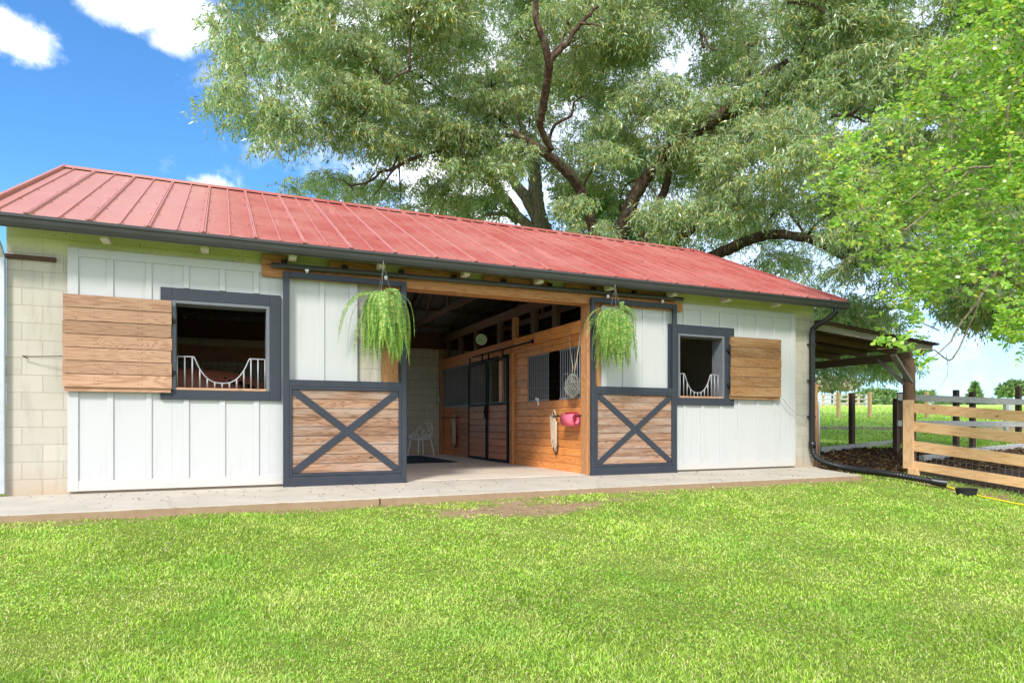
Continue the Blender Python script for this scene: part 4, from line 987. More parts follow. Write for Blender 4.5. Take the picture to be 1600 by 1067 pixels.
# ---------------------------------------------------------------- hanging ferns
def fern(cx, cy, cz, seed, lab, hook, up=.28, sc=1.0):
    root = empty('hanging_fern', (cx, cy, cz), lab, 'fern', 'hanging ferns at the barn opening'); rg = np.random.default_rng(seed)
    b = MB(); b.lathe([(0,-.20),(.085,-.20),(.125,-.02),(.135,0),(.12,0),(.08,-.17),(0,-.17)], (cx, cy, cz), 20); b.build('pot', M['rubber'], root)
    b = MB()
    for a in (0, 2.1, 4.2): b.tube([(cx+.125*math.cos(a), cy+.125*math.sin(a), cz), (cx, cy, hook)], .003, 4)
    b.tube([(cx, cy, hook), (cx, cy+.02, hook+.05), (cx, cy+.05, hook+.02)], .005, 5); b.build('hanger_wire', M['mesh'], root)
    Vs = []; nfr = 270; st_ = MB()
    for f in range(nfr):
        a = rg.uniform(0, 2*np.pi); el = rg.choice([rg.uniform(.8, 1.35), rg.uniform(-.2, .8)], p=[up, 1-up]); L = rg.uniform(.40, 1.05) if el < .8 else rg.uniform(.30, .70)
        L *= sc
        n = 44; p = np.array([cx, cy, cz+.02])+np.array([math.cos(a), math.sin(a), 0])*.06; d = np.array([math.cos(a)*math.cos(el), math.sin(a)*math.cos(el), math.sin(el)])
        st = L/n; side = np.array([-math.sin(a), math.cos(a), 0]); droop = rg.uniform(.15, .34)*(1.0 if rg.random() < .93 else .45); pts = [p.copy()]; ds_ = []; curl = rg.uniform(-.05, .05)
        for i in range(n):
            d = d+np.array([0, 0, -1])*droop*(1.0+.0*i)+side*curl; d /= np.linalg.norm(d); p = p+d*st; pts.append(p.copy()); ds_.append(d.copy())
        tw = rg.uniform(-.7, .7)
        for i in range(2, n):
            t_ = i/n; w_ = .055*math.sin(math.pi*min(1, t_*.92+.1))**.6*(1-t_**4)+.004; nn = np.cross(ds_[i], side); nn /= np.linalg.norm(nn)+1e-6
            sd_ = side*math.cos(tw)+nn*math.sin(tw)
            for sg in (-1, 1):
                q = pts[i]; tip = q+sd_*sg*w_+ds_[i]*w_*.22-np.array([0, 0, .10])*w_+rg.normal(0, .0025, 3); hw = ds_[i]*st*.40
                Vs += [q-hw*.6, q+sd_*sg*w_*.5-hw+nn*.003, tip, q+sd_*sg*w_*.5+hw*.9]
        st_.tube([tuple(q) for q in pts[::3]], .0022, 3)
    Vs = np.array(Vs); npmesh('fronds', Vs, np.arange(len(Vs)).reshape(-1, 4), M['fernleaf'], root)
    st_.build('frond_stems', M['shrubleaf'], root)
fern(1.99, -.50, 2.52, 3, 'hanging fern with long trailing fronds in front of the left sliding door', 2.98)
fern(5.67, -.50, 2.54, 8, 'hanging fern with bushy bright top in front of the right sliding door', 2.98, .45, .98)
# ---------------------------------------------------------------- foliage
RG = np.random.default_rng(11)
def unit(v): return v/(np.linalg.norm(v, axis=-1, keepdims=True)+1e-9)
def kites(P0, D, L, Wd, bend=.15, rg=RG):
    """one kite leaf per row: start P0, direction D, length L, width Wd"""
    n = len(P0); rv = unit(rg.normal(size=(n, 3))); S = unit(np.cross(D, rv)); L = np.broadcast_to(L, (n,))[:, None]; Wd = np.broadcast_to(Wd, (n,))[:, None]
    mid = P0+D*L*.45+np.array([0, 0, 1])*L*bend*.4
    V = np.stack([P0, mid+S*Wd/2, P0+D*L, mid-S*Wd/2], 1)
    return V.reshape(-1, 3)
def hexes(P0, D, L, Wd, rg=RG):
    n = len(P0); rv = unit(rg.normal(size=(n, 3))+np.array([0, -.5, .5])); S = unit(np.cross(D, rv)); L = np.broadcast_to(L, (n,))[:, None]; Wd = np.broadcast_to(Wd, (n,))[:, None]
    V = np.stack([P0, P0+D*L*.3+S*Wd*.42, P0+D*L*.7+S*Wd*.40, P0+D*L, P0+D*L*.7-S*Wd*.40, P0+D*L*.3-S*Wd*.42], 1)
    return V.reshape(-1, 3)
def in_poly(x, y, poly):
    r_ = False; n = len(poly); j = n-1
    for i in range(n):
        xi, yi = poly[i]; xj, yj = poly[j]
        if (yi > y) != (yj > y) and x < (xj-xi)*(y-yi)/(yj-yi)+xi: r_ = not r_
        j = i
    return r_
def sprays(centres, n_leaf, L, W_, droop, spread, rg=RG):
    """hanging sprays: leaves fan out from each centre along a short twig"""
    n = len(centres); ax = unit(rg.normal(size=(n, 3))*np.array([1, 1, .45])-np.array([0, 0, .25]))
    c = np.repeat(centres, n_leaf, 0); a = np.repeat(ax, n_leaf, 0); m = len(c)
    t_ = rg.uniform(0, 1, (m, 1))*spread
    P0 = c+a*t_-np.array([0, 0, 1])*(t_**2)*1.1+rg.normal(size=(m, 3))*.03*spread/.4
    D = unit(a*.55+unit(rg.normal(size=(m, 3)))*.75-np.array([0, 0, 1])*droop)
    return kites(P0, D, rg.uniform(.5, 1.3, m)*L, rg.uniform(.75, 1.2, m)*W_, rg=rg)
def clump_field(poly, n, dfun, rad, flat, gaps, rg, tries=40000):
    xs = [p[0] for p in poly]; ys = [p[1] for p in poly]; out = []; k = 0
    while len(out) < n and k < tries:
        k += 1; x = rg.uniform(min(xs), max(xs)); y = rg.uniform(min(ys), max(ys))
        if not in_poly(x, y, poly): continue
        if any(((x-g[0])/g[2])**2+((y-g[1])/g[3])**2 < 1 for g in gaps): continue
        d = dfun(x, y); r_ = rg.uniform(*rad); out.append(np.append(at(x, y, d), r_))
    return np.array(out)
def clump_sprays(cl, per, flat, rg, gaps=(), shell=.55):
    out = []
    for c in cl:
        m = int(per*c[3]**2); v = unit(rg.normal(size=(m, 3))); v[:, 2] = np.abs(v[:, 2])*1.0-.25
        r_ = c[3]*rg.uniform(shell, 1, (m, 1))**.6; out.append(c[:3]+v*r_*np.array([1, 1, flat]))
    out = np.concatenate(out)
    if gaps:
        px = proj_px(out); keep = np.ones(len(out), bool)
        for g in gaps: keep &= ((px[:, 0]-g[0])/g[2])**2+((px[:, 1]-g[1])/g[3])**2 > 1
        out = out[keep]
    return out
def proj_px(P):
    x = P[:, 0]; y = P[:, 1]+DC; d = x*SY+y*CY; return np.stack([800+FPX*(x*CY-y*SY)/d, Y0-FPX*(P[:, 2]-HC)/d], 1)
# ---- the big willow oak behind the barn
ob = at(948, 600, 22.0); oz = g1(ob[0], ob[1])
oak = empty('willow_oak', (ob[0], ob[1], oz), 'huge spreading willow oak with narrow drooping leaves arching over the barn roof', 'tree')
mainp = [(365,-260),(375,20),(352,80),(350,135),(362,180),(392,215),(415,200),(450,222),(490,235),(560,222),(610,240),(660,235),(700,245),(730,275),(800,285),(830,345),(900,362),(960,372),(1050,385),(1110,400),(1170,415),(1240,438),(1290,455),(1340,470),(1375,475),(1400,420),(1500,400),(1700,380),(1700,-260)]
gaps = [(425,50,24,16),(400,165,10,18),(385,120,9,14),(505,300,40,20),(1005,196,12,10),(870,210,14,9),(735,300,32,18),(540,262,45,13),(1330,195,30,10),(1455,185,30,16),(1440,25,30,14),(1375,70,10,6),(1020,250,10,8),(1330,452,26,16),(880,345,10,9),(1350,440,18,16)]
def dmain(x, y):
    c = 19.5-3.8*(1-math.exp(-((x-900)/330)**2))
    if y < 40: c -= 1.2
    if x > 1120 and y > 60: c -= 1.3*min(1, (x-1120)/120)
    return c+RG.uniform(0, 1)**1.5*5.0
cl = clump_field(mainp, 560, dmain, (.55, 1.05), .7, gaps, RG)
# keep the crown clear of the roof
def roofz(x, y): return np.where((x > -3) & (x < 11.1) & (y > -1) & (y < 9), 3.165+(np.minimum(y, 8-y)+.4)*.4625, 0)
cl = cl[cl[:, 2]-cl[:, 3]*.8 > roofz(cl[:, 0], cl[:, 1])+.15]
tgap = [(840,315,30,62),(804,298,18,30),(922,338,15,42),(978,338,17,44)]
S1 = clump_sprays(cl, 105, .62, RG, gaps+tgap)
low = [(430,296),(470,280),(560,268),(650,262),(700,285),(760,340),(850,368),(640,335),(560,318)]
cl2 = clump_field(low, 40, lambda x, y: RG.uniform(20, 24), (.35, .6), .6, [], RG)
S2 = clump_sprays(cl2, 100, .6, RG)
rlow = [(1268,540),(1420,540),(1412,578),(1380,590),(1340,585),(1300,600),(1268,600)]
cl3 = clump_field(rlow, 34, lambda x, y: RG.uniform(20.5, 24), (.4, .65), .55, [], RG)
S3 = clump_sprays(cl3, 110, .6, RG)
rr = [(1395,430),(1480,400),(1720,400),(1720,520),(1600,510),(1560,520),(1540,505),(1500,500),(1470,455)]
cl4 = clump_field(rr, 64, lambda x, y: RG.uniform(14.5, 18), (.4, .7), .6, [], RG)
S4 = clump_sprays(cl4, 120, .6, RG)
mr = [(1268,478),(1330,468),(1390,470),(1400,520),(1330,515),(1272,500)]
cl5 = clump_field(mr, 26, lambda x, y: RG.uniform(18, 22), (.35, .6), .6, [(1330,452,26,16)], RG)
S5 = clump_sprays(cl5, 110, .6, RG)
bgp = [(420,-200),(430,60),(470,180),(620,200),(720,240),(800,260),(880,335),(1000,360),(1130,385),(1270,430),(1310,380),(1700,380),(1700,-200)]
cl6 = clump_field(bgp, 400, lambda x, y: RG.uniform(22.5, 27), (.8, 1.3), .8, gaps, RG); S6 = clump_sprays(cl6, 52, .8, RG, gaps+tgap[:2])
cl7 = clump_field([(560,215),(600,240),(690,248),(705,280),(780,288),(800,240),(700,200)], 34, lambda x, y: RG.uniform(18.5, 22), (.5, .8), .7, [], RG); S7 = clump_sprays(cl7, 70, .7, RG, [(735,306,34,16)]+tgap[:2])
cl8 = clump_field([(352,-60),(440,-60),(440,235),(380,222),(352,160),(344,90)], 34, lambda x, y: RG.uniform(15.5, 19), (.32, .6), .7, [(425,50,18,12),(398,165,8,12)], RG); S8 = clump_sprays(cl8, 95, .7, RG, [(425,50,14,9),(398,165,6,9)])
S = np.concatenate([S1, S2, S3, S4, S5, S6, S7, S8])
ok_ = S[:, 2] > roofz(S[:, 0], S[:, 1])+.35; S = S[ok_]
print('oak sprays', len(S), 'clumps', len(cl))
Vv = sprays(S, 16, .165, .034, .65, .42); print('oak leaves', len(Vv)//4)
npmesh('crown', Vv, np.arange(len(Vv)).reshape(-1, 4), M['oakleaf'], oak)
ks = S[RG.uniform(size=len(S)) < .5]; dk = unit(RG.normal(size=(len(ks), 3))*np.array([1, 1, .5])-np.array([0, 0, .35])); Vt = kites(ks-dk*.25, dk, .60, .014)
npmesh('twigs', Vt, np.arange(len(Vt)).reshape(-1, 4), M['twig'], oak)
def branch(pxs, rs, wig=.0, n=8):
    pts = [Vector(at(*p)) for p in pxs]; out = []; rr_ = []
    for i in range(len(pts)-1):
        a, b_, c, d = pts[max(i-1, 0)], pts[i], pts[i+1], pts[min(i+2, len(pts)-1)]
        for j in range(5):
            t_ = j/5; q = .5*((2*b_)+(-a+c)*t_+(2*a-5*b_+4*c-d)*t_*t_+(-a+3*b_-3*c+d)*t_**3); q += Vector((rnd.uniform(-1, 1), rnd.uniform(-1, 1), rnd.uniform(-1, 1)))*wig
            out.append(q); rr_.append((rs[i]*(1-t_)+rs[i+1]*t_)*rnd.uniform(.92, 1.08))
    out.append(pts[-1]); rr_.append(rs[-1]); return out, rr_
tk = MB()
base = Vector((ob[0], ob[1], oz-.1)); fork = Vector((ob[0], ob[1], 2.6))
tk.tube([base, base+Vector((0, 0, .5)), base.lerp(fork, .5), fork, fork+Vector((0, 0, .5))], [.85, .62, .55, .52, .35], 16)
def limb(pxs, rs, wig=.02, start=None, b=None):
    o_, r_ = branch(pxs, rs, wig)
    if start is not None: o_ = [Vector(start)]+o_; r_ = [r_[0]*1.15]+r_
    (b or tk).tube(o_, r_, 10)
limb([(940,400,21.5),(925,350,21),(908,300,20.5),(885,268,20),(850,238,19.5),(800,205,19)], [.21,.18,.16,.15,.13,.09], start=fork)
limb([(965,405,21.5),(972,360,21),(990,310,20.5),(1006,284,20.3),(1035,245,19.7),(1078,212,19),(1115,188,18.5),(1172,135,18),(1230,95,17)], [.27,.24,.21,.19,.17,.20,.17,.13,.06], start=fork)
limb([(1078,216,19),(1120,190,18.7),(1160,175,18.4),(1200,150,18)], [.12,.10,.09,.05])
limb([(1035,248,19.7),(1070,238,19.6),(1088,222,19.5)], [.10,.09,.07])
limb([(1000,400,21.5),(1020,345,21),(1038,300,20.5),(1045,270,20.5)], [.17,.15,.12,.09], start=fork)
limb([(1040,420,21),(1060,372,20),(1080,362,19),(1110,330,18.5)], [.16,.13,.10,.06], start=fork)
limb([(1060,430,20.5),(1120,398,19.5),(1160,380,19),(1200,368,18.5),(1260,372,18),(1310,398,17.5),(1350,420,17.2)], [.19,.17,.16,.14,.12,.09,.05], start=fork)
limb([(862,235,19.3),(845,200,18.8),(846,182,18.4),(852,150,18),(857,97,17.3),(848,60,17),(838,25,16.8),(836,-60,16.5)], [.09,.10,.10,.11,.12,.09,.08,.06])
limb([(857,97,17.3),(880,75,17.1),(897,50,17),(912,32,16.9),(935,10,16.8)], [.085,.075,.065,.055,.04])
limb([(905,37,16.9),(925,38,16.8),(940,42,16.6)], [.04,.03,.02])
limb([(858,222,19.3),(868,195,19),(892,180,18.6),(898,158,18.3),(915,150,18)], [.05,.045,.04,.03,.02])
limb([(800,205,19.5),(770,180,20),(735,165,20.5),(700,150,20.6),(640,110,20.5)], [.07,.05,.04,.03,.02])
limb([(1100,75,18),(1095,50,18),(1110,75,17.7),(1120,78,17.5)], [.03,.03,.03,.02])
limb([(800,212,19.6),(740,212,21),(700,232,20.5),(662,242,19.4),(640,250,18.8),(615,263,18.5),(598,268,18.5),(575,285,18.7),(548,290,18.8),(535,278,18.9)], [.06,.055,.05,.05,.05,.045,.04,.03,.025,.015])
limb([(630,255,18.4),(610,270,18.5),(600,285,18.6),(585,305,18.8)], [.035,.03,.025,.015])
limb([(1232,5,16),(1265,8,15.8),(1290,20,15.6)], [.05,.04,.03]); limb([(1300,182,16),(1330,178,16),(1350,160,15.8)], [.035,.045,.02]); limb([(1310,170,16.5),(1345,188,16.2),(1360,190,16)], [.02,.03,.02])
# thin boughs out to the clumps
tips = [Vector(at(*p)) for p in ((850,238,19.5),(908,300,20.5),(1006,284,20.3),(1115,188,18.5),(1172,135,18),(857,97,17.3),(836,-60,16.5),(640,110,17),(700,150,17.6),(1260,372,18),(1045,270,20.5),(740,208,18.6),(615,263,18.5))]
nodes = list(tips); cc_all = [Vector(c[:3]) for c in np.concatenate([cl[::2], cl2[::2], cl3[::2], cl4[::2], cl5[::2], cl7[::2], cl8[::2]])]
cc_all.sort(key=lambda v: min((q-v).length for q in tips))
for v in cc_all:
    s_ = min(nodes, key=lambda q: (q-v).length); L = (v-s_).length
    if L < .3: continue
    m_ = s_.lerp(v, .5)+Vector((rnd.uniform(-.12, .12), rnd.uniform(-.12, .12), rnd.uniform(0, .2)))*L
    dt = min((q-s_).length for q in tips); r0 = max(.012, .042-.008*dt)
    tk.tube([s_, s_.lerp(m_, .5)+Vector((0, 0, .05))*L, m_, m_.lerp(v, .5)+Vector((rnd.uniform(-.06, .06), 0, .03))*L, v], [r0, r0*.85, r0*.7, r0*.5, .007], 5)
    nodes += [m_, v]
tk.build('trunk', M['oakbark'], oak, smooth=True)
# ---- pale-barked tree left of it
q = at(850, 600, 26.5); tr2 = empty('pale_barked_tree', (q[0], q[1], g1(q[0], q[1])), 'grey pale-barked forked tree just left of the dark oak limbs behind the roof', 'tree')
tk = MB(); f2 = Vector(at(846, 352, 26.5)); bs_ = Vector((q[0], q[1], g1(q[0], q[1])-.1))
tk.tube([bs_, bs_.lerp(f2, .5), f2], [.6, .45, .42], 14)
limb([(846,355,26.5),(838,320,26.5),(836,285,26.4),(835,262,26.3),(830,210,26)], [.38,.32,.27,.25,.2], start=f2)
limb([(842,350,26.5),(822,310,26.3),(805,288,26.2),(790,262,26)], [.26,.22,.2,.15], start=f2)
limb([(836,365,26.5),(808,335,26.3),(785,305,26),(765,282,25.8),(745,262,25.5)], [.22,.19,.17,.15,.10], start=f2)
limb([(808,348,26),(790,335,25.7),(765,335,25.4),(735,345,25)], [.10,.09,.07,.03])
tk.build('trunk', M['palebark'], tr2, smooth=True)
cl = clump_field([(690,322),(740,318),(800,335),(870,355),(960,372),(1020,382),(1120,398),(1000,340),(960,300),(900,290),(870,330),(820,280),(700,330),(640,322)], 70, lambda x, y: RG.uniform(24, 30), (.5, .9), .6, [(735,300,34,17),(880,345,9,8),(640,280,30,14)], RG)
cl = np.concatenate([cl, clump_field([(700,240),(1000,200),(1000,330),(860,330),(760,240)], 26, lambda x, y: RG.uniform(24, 29), (.6, .9), .6, gaps, RG)])
S = clump_sprays(cl, 42, .7, RG, tgap[:2])
Vv = sprays(S, 13, .17, .060, .3, .5); npmesh('crown', Vv, np.arange(len(Vv)).reshape(-1, 4), M['shrubleaf'] if False else M['farleaf'], tr2)
# ---- bright green shrubby tree at the right edge
sb_ = at(1690, 700, 11.0); sh = empty('broadleaf_tree', (sb_[0], sb_[1], g1(sb_[0], sb_[1])), 'bright green round-leaved tree reaching in from the right edge over the fence', 'tree')
sp_ = [(1760,-160),(1545,-160),(1500,10),(1495,60),(1440,80),(1450,130),(1395,150),(1385,205),(1300,225),(1285,270),(1300,330),(1330,345),(1330,390),(1365,420),(1385,470),(1405,505),(1440,485),(1480,440),(1525,430),(1540,480),(1560,525),(1600,545),(1760,560)]
sg = [(1390,250,14,22),(1470,180,12,22),(1500,140,10,12),(1400,330,16,10),(1490,235,16,10),(1590,90,12,16),(1420,440,18,14),(1540,120,10,18),(1350,300,8,12),(1590,200,14,10)]
def dsh(x, y): return 9.4+RG.uniform(0, 2.6)-(.9 if x > 1540 and y > 430 else 0)
cls = clump_field(sp_, 250, dsh, (.16, .40), .8, sg, RG)
def sprigs(cl, per, rg, L, W_):
    P_, D_ = [], []; tw = MB()
    for c in cl:
        for k in range(int(per*(c[3]/.3)**1.5)):
            o_ = c[:3]+rg.normal(size=3)*c[3]*.5; d = unit(rg.normal(size=3)*np.array([1, 1, .5])+np.array([0, 0, .1])); LL = rg.uniform(.16, .38); n = int(LL/.028)
            tw.tube([tuple(o_), tuple(o_+d*LL)], .0035, 3, cap=False)
            for i in range(n):
                p = o_+d*LL*(i+1)/n; s_ = unit(np.cross(d, np.array([0, 0, 1]))); P_.append(p); D_.append(unit(d*.5+s_*(1 if i % 2 else -1)*.9+rg.normal(size=3)*.3-np.array([0, 0, .15])))
    return np.array(P_), np.array(D_), tw
P_, D_, tw = sprigs(cls, 21, RG, 0, 0)
extra = [at(x, y, 9.3) for x, y in ((1372,535),(1388,533),(1400,537),(1418,541),(1432,548),(1450,565),(1446,560),(1425,520),(1440,500),(1380,531),(1410,530),(1442,572))]
for e in extra:
    for k in range(14):
        P_ = np.vstack([P_, e+RG.normal(size=3)*np.array([.05, .05, .022])]); D_ = np.vstack([D_, unit(RG.normal(size=3)*np.array([1, 1, .4]))])
print('shrub leaves', len(P_))
Vh = hexes(P_, D_, RG.uniform(.7, 1.25, len(P_))*.074, RG.uniform(.8, 1.1, len(P_))*.056)
npmesh('crown', Vh, np.arange(len(Vh)).reshape(-1, 6), M['shrubleaf'], sh)
tk = MB(); gz_ = g1(sb_[0], sb_[1])
for k, (ax, ay, d_) in enumerate(((1670,560,11.0),(1700,580,11.2),(1720,550,10.8))):
    tk.tube([(sb_[0]+.1*k, sb_[1]+.05*k, gz_-.1), tuple(at(ax, ay, d_)), tuple(at(ax-20, ay-160, d_-.3)), tuple(at(ax-40, ay-420, d_-.5)), tuple(at(ax-60, ay-680, d_-.6))], [.09, .075, .06, .045, .02], 10)
for pp, rs in (([(1640,330,10.8),(1575,400,10.5),(1545,442,10.3),(1528,470,10.2),(1505,500,10.1),(1480,540,9.9),(1455,560,9.7)], [.035,.03,.026,.022,.018,.012,.006]),
               ([(1640,480,10.9),(1580,437,10.6),(1550,425,10.4),(1450,392,10.1),(1400,372,9.9)], [.04,.034,.026,.014,.006]),
               ([(1530,470,10.2),(1490,560,9.8),(1462,548,9.5),(1430,546,9.4),(1370,545,9.3)], [.012,.012,.009,.007,.003]),
               ([(1655,180,10.6),(1590,250,10.4),(1520,262,10.2),(1480,268,10.1),(1410,320,9.9)], [.035,.025,.018,.013,.006]),
               ([(1640,60,10.6),(1580,150,10.3),(1578,250,10.3),(1590,330,10.4)], [.03,.02,.018,.01]),
               ([(1600,300,10.5),(1500,300,10.2),(1400,365,9.9),(1360,330,9.8)], [.02,.012,.01,.005]),
               ([(1520,262,10.2),(1470,300,10.1),(1440,265,9.9),(1420,250,9.8)], [.012,.01,.008,.004]),
               ([(1430,240,9.9),(1425,200,9.9),(1480,180,10),(1488,235,10)], [.008,.008,.008,.006]),
               ([(1478,555,9.6),(1482,575,9.6),(1475,595,9.5),(1464,608,9.5)], [.006,.005,.004,.002])): limb(pp, rs, .012)
for c in cls[::2]:
    v = Vector(c[:3]); s_ = Vector(at(1640, min(500, max(-100, float(proj_px(c[None, :3])[0, 1])+60)), 10.7)); d0 = (s_-v).normalized()
    a_ = v+d0*rnd.uniform(.5, 1.1)+Vector((0, 0, rnd.uniform(-.2, .15))); tk.tube([a_, a_.lerp(v, .5)+Vector((0, 0, .04)), v], [.011, .008, .004], 4)
tk.v_off = None
tko = tk.build('trunk', M['twig'], sh, smooth=True); tw.build('twigs', M['twig'], sh)
# ---- distant trees
def far_tree(px, w, yt, d, label, name='distant_tree', m='farleaf', cone=False, group='trees beyond the field', crown_low=.15, n=1500, ls=None, trunkm='oakbark'):
    c = at(px, 640, d); gz = g1(c[0], c[1]); top = at(px, yt, d)[2]; W_ = w/FPX*d/2; Hh = top-gz; rg = np.random.default_rng(int(abs(px)*7+w)); ls = ls or d*.0030; n = int(n*2.2)
    root = empty(name, (c[0], c[1], gz), label, 'tree', group)
    b = MB(); b.tube([(c[0], c[1], gz-.5), (c[0]+.1, c[1], gz+Hh*.45), (c[0], c[1], gz+Hh*.85)], [Hh*.035, Hh*.025, Hh*.006], 8)
    for k in range(6): a = k*1.05; z0 = gz+Hh*(.25+.08*k); b.tube([(c[0], c[1], z0), (c[0]+math.cos(a)*W_*.6, c[1]+math.sin(a)*W_*.6, z0+Hh*.15)], [Hh*.012, Hh*.003], 5)
    b.build('trunk', M[trunkm], root, smooth=True)
    if cone:
        t_ = rg.uniform(0, 1, n)**.7; a = rg.uniform(0, 6.28, n); r_ = W_*t_*rg.uniform(.6, 1, n)*(.75+.25*np.sin(t_*60)); P0 = np.stack([c[0]+r_*np.cos(a), c[1]+r_*np.sin(a), top-t_*Hh*(1-crown_low)], 1)
    else:
        k = 26; cc_ = unit(rg.normal(size=(k, 3))); cc_[:, 2] = np.abs(cc_[:, 2])*1.15-.3; cc_ *= rg.uniform(.45, .85, (k, 1)); ci = rg.integers(0, k, n)
        v = cc_[ci]+unit(rg.normal(size=(n, 3)))*rg.uniform(.15, .32, (n, 1)); hc = (1-crown_low)/2*Hh*.85
        P0 = np.array([c[0], c[1], gz+Hh*crown_low+hc])+v*np.array([W_*.95, W_*.95, hc*1.0])
    D = unit(rg.normal(size=(n, 3))-np.array([0, 0, .3])); Vq = kites(P0, D, rg.uniform(.7, 1.3, n)*ls*2.2, ls, rg=rg)
    npmesh('crown', Vq, np.arange(len(Vq)).reshape(-1, 4), M[m], root)
far_tree(1374, 92, 600, 125, 'broad rounded green tree beyond the field, left of the round lean-to post', n=3200, crown_low=.0)
far_tree(1340, 60, 608, 140, 'lower flat-topped green tree behind the white end post of the far fence', n=1800, crown_low=0)
far_tree(1300, 78, 578, 85, 'pale pinkish blossom tree over the far board fence', m='pinkleaf', n=2200, crown_low=.2)
far_tree(1398, 50, 618, 118, 'small light green tree at the foot of the broad rounded one', n=1200, crown_low=0)
far_tree(1445, 34, 606, 100, 'small feathery tree right of the round lean-to post', n=800)
far_tree(1428, 44, 616, 130, 'low green tree behind the round lean-to post', n=900, crown_low=0)
far_tree(1484, 60, 616, 150, 'low hazy tree behind the first pair of dark fence posts', n=1200, crown_low=0)
far_tree(1523, 40, 598, 140, 'slim bare-topped conifer above the second dark fence post', name='distant_conifer', cone=True, n=900)
far_tree(1552, 62, 617, 150, 'low hazy tree between the dark fence posts and the white board', n=1200, crown_low=0)
far_tree(1594, 66, 588, 80, 'loose green tree at the right edge above the grey rail', n=1800, crown_low=.1)
far_tree(1655, 90, 600, 110, 'green tree just past the right edge of the view', n=1500, crown_low=0)
far_tree(-52, 110, 470, 26, 'leafy green tree just past the left corner of the barn', n=2500, crown_low=.15, ls=.16, group='')
# ---------------------------------------------------------------- grass blades
rg = np.random.default_rng(4)
def grass(N, d0, d1, u0, u1, h0, h1, wk, keepfn, name, m, lean=.9, lab=None, powd=1.0, dens_noise=True):
    d = d0*(d1/d0)**rg.uniform(0, 1, N) if powd == 1 else np.sqrt(rg.uniform(d0**2, d1**2, N)); u = rg.uniform(u0, u1, N)
    x = d*(SY+u*CY); y = d*(CY-u*SY)-DC; k = keepfn(x, y, d); x, y, d = x[k], y[k], d[k]; n = len(x); z = gh(x, y)
    clus = .75+.35*np.sin(x*3.1+1.3*np.sin(y*2.3))*np.cos(y*2.7+.8*np.sin(x*4.1))
    h = rg.uniform(h0, h1, n)*clus; w_ = wk*d*rg.uniform(.7, 1.3, n)
    a = rg.uniform(0, 2*np.pi, n); D = unit(np.stack([np.cos(a)*lean, np.sin(a)*lean, np.ones(n)*1.0], 1)*np.stack([rg.uniform(.15, 1.5, n)]*2+[np.ones(n)], 1))
    a2 = a+np.pi/2+rg.normal(size=n)*.6; S_ = np.stack([np.cos(a2), np.sin(a2), rg.normal(size=n)*.25], 1)
    P0 = np.stack([x, y, z-.004], 1); mid = P0+D*h[:, None]*.5+np.array([0, 0, 1])*h[:, None]*.12
    V = np.stack([P0, mid+S_*w_[:, None]/2, P0+D*h[:, None], mid-S_*w_[:, None]/2], 1).reshape(-1, 3)
    o = npmesh(name, V, np.arange(4*n).reshape(-1, 4), m); tag(o, lab, None, None, 'stuff'); print(name, n); return o
def keep_lawn(x, y, d):
    k = ~((y > -1.90) & (x < 9.7)) & ~((y > -1.2) & (x >= 9.7))
    k &= ~((x >= 9.5) & (y > -1.86-(x-9.5)*.1+0) & (x < 10.2) & (y > -1.2))
    b = bare_amt(x, y); k &= rg.uniform(size=len(x)) > np.clip((b+.35*np.sin(x*7.3+np.sin(y*9.))*np.sin(y*11.+x*3.)-.30)*2.4, 0, .97)
    k &= ~((mulch_amt(x, y) > .4)); return k
grass(490000, 3.0, 14.5, -1.05, 1.25, .022, .058, .0014, keep_lawn, 'grass', M['lawnblade'], lean=1.25, lab='short bright green mown grass covering the lawn')
def keep_clover(x, y, d):
    n_ = np.sin(x*1.3+2*np.sin(y*.9))*np.sin(y*1.7+x*.5); return keep_lawn(x, y, d) & (n_+rg.uniform(-.5, .5, len(x)) > .05)
def clover(N):
    d = 3.0*(11/3.0)**rg.uniform(0, 1, N); u = rg.uniform(-.98, .98, N); x = d*(SY+u*CY); y = d*(CY-u*SY)-DC; k = keep_clover(x, y, d); x, y, d = x[k], y[k], d[k]; n = len(x)
    P0 = np.stack([x, y, gh(x, y)+rg.uniform(.012, .038, n)], 1); a = rg.uniform(0, 6.28, n); D = unit(np.stack([np.cos(a), np.sin(a), rg.uniform(-.3, .4, n)], 1)); s_ = .0021*d+.004
    o = npmesh('clover', hexes(P0, D, s_*rg.uniform(.7, 1.3, n), s_, rg=rg), np.arange(6*n).reshape(-1, 6), M['clover']); tag(o, 'low round clover leaves mixed through the lawn', None, None, 'stuff')
clover(50000)
def keep_field(x, y, d):
    return (x > 10.9) & ~(mulch_amt(x, y) > .3) & (y > -1) & (rg.uniform(size=len(x)) > np.clip(bare_amt(x, y)*1.6, 0, .9))
grass(42000, 16.0, 60.0, .40, 1.1, .05, .13, .0016, keep_field, 'field_grass', M['grass'], lab='taller bright green grass growing across the field behind the yard')
def keep_edge(x, y, d): return (mulch_amt(x, y) < .5) & (x > 11.45) & (y < -1)
grass(16000, 9.0, 17.0, .55, 1.1, .03, .08, .0010, keep_edge, 'yard_grass', M['grass'], lab='thin grass growing on the far side of the new pine fence')
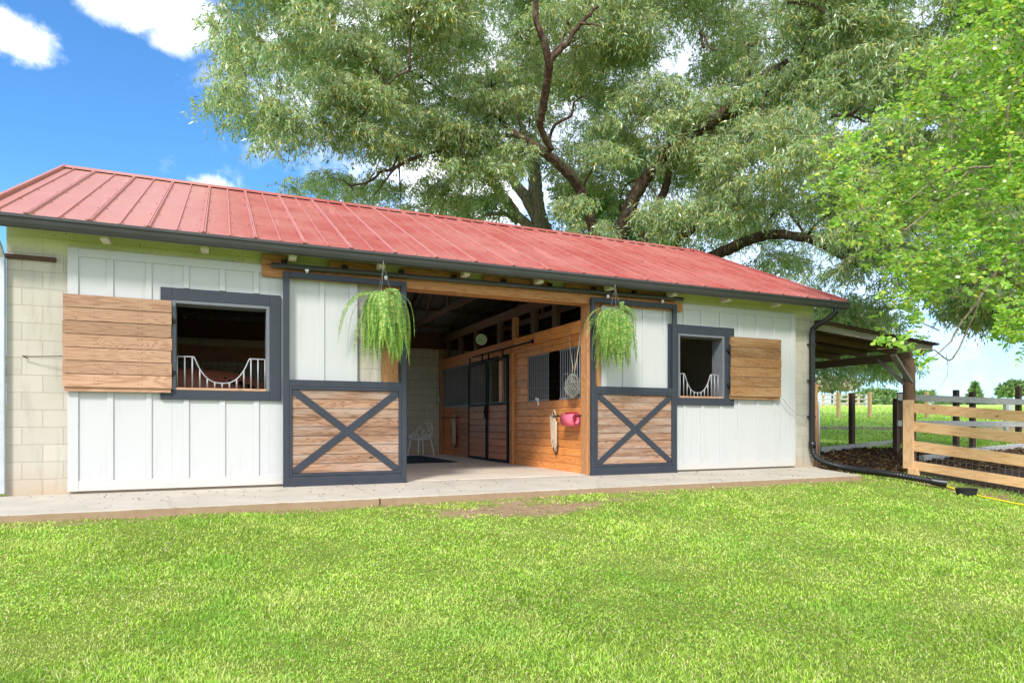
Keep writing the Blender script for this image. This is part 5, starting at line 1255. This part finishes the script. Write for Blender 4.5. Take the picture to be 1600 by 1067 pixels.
# mulch chips
N = 15000; x = rg.uniform(10.62, 20, N); y = rg.uniform(-1.1, 4.5, N); k = mulch_amt(x, y) > .45; x, y = x[k], y[k]; n = len(x)
P0 = np.stack([x, y, gh(x, y)+rg.uniform(0, .03, n)], 1); a = rg.uniform(0, 6.28, n); D = unit(np.stack([np.cos(a), np.sin(a), rg.uniform(-.3, .5, n)], 1))
M['mulchbit'] = mat('mulch_chip', f_leaf, cols=[(0,(.02,.012,.008)), (.5,(.10,.055,.03)), (.85,(.20,.12,.06)), (1,(.36,.26,.15))], trans=.02, rough=.9, spec=.1)
o = npmesh('mulch', kites(P0, D, rg.uniform(.05, .16, n), rg.uniform(.012, .04, n), rg=rg), np.arange(4*n).reshape(-1, 4), M['mulchbit']); tag(o, 'dark brown mulch and straw covering the yard under the lean-to', None, None, 'stuff')
# straw lying on the worn patch
N = 9000; x = rg.uniform(1.2, 12, N); y = rg.uniform(-4.6, -1.95, N); k = bare_amt(x, y) > rg.uniform(.25, .7, N); x, y = x[k], y[k]; n = len(x)
P0 = np.stack([x, y, gh(x, y)+rg.uniform(0.002, .012, n)], 1); a = rg.uniform(0, 6.28, n); D = unit(np.stack([np.cos(a), np.sin(a), rg.uniform(-.1, .25, n)], 1))
M['drybit'] = mat('dry_grass', f_leaf, cols=[(0,(.16,.09,.05)), (.5,(.34,.22,.12)), (1,(.52,.42,.25))], trans=.05, rough=.9, spec=.1)
o = npmesh('dry_grass', kites(P0, D, rg.uniform(.03, .09, n), rg.uniform(.004, .009, n), rg=rg), np.arange(4*n).reshape(-1, 4), M['drybit']); tag(o, 'dead grass litter on the worn soil before the aisle opening', None, None, 'stuff')

N = 260; x = rg.uniform(-2.2, 9.3, N)**1.0; y = -.15-rg.uniform(0, 1, N)**1.6*1.6; n = N
P0 = np.stack([x, y, np.full(N, .003)], 1); a = rg.uniform(0, 6.28, n); D = unit(np.stack([np.cos(a), np.sin(a), rg.uniform(0, .15, n)], 1))
o = npmesh('leaf_litter', kites(P0, D, rg.uniform(.012, .05, n), rg.uniform(.004, .012, n), rg=rg), np.arange(4*n).reshape(-1, 4), M['mulchbit']); tag(o, 'small dead leaves and specks scattered on the concrete apron', None, None, 'stuff')
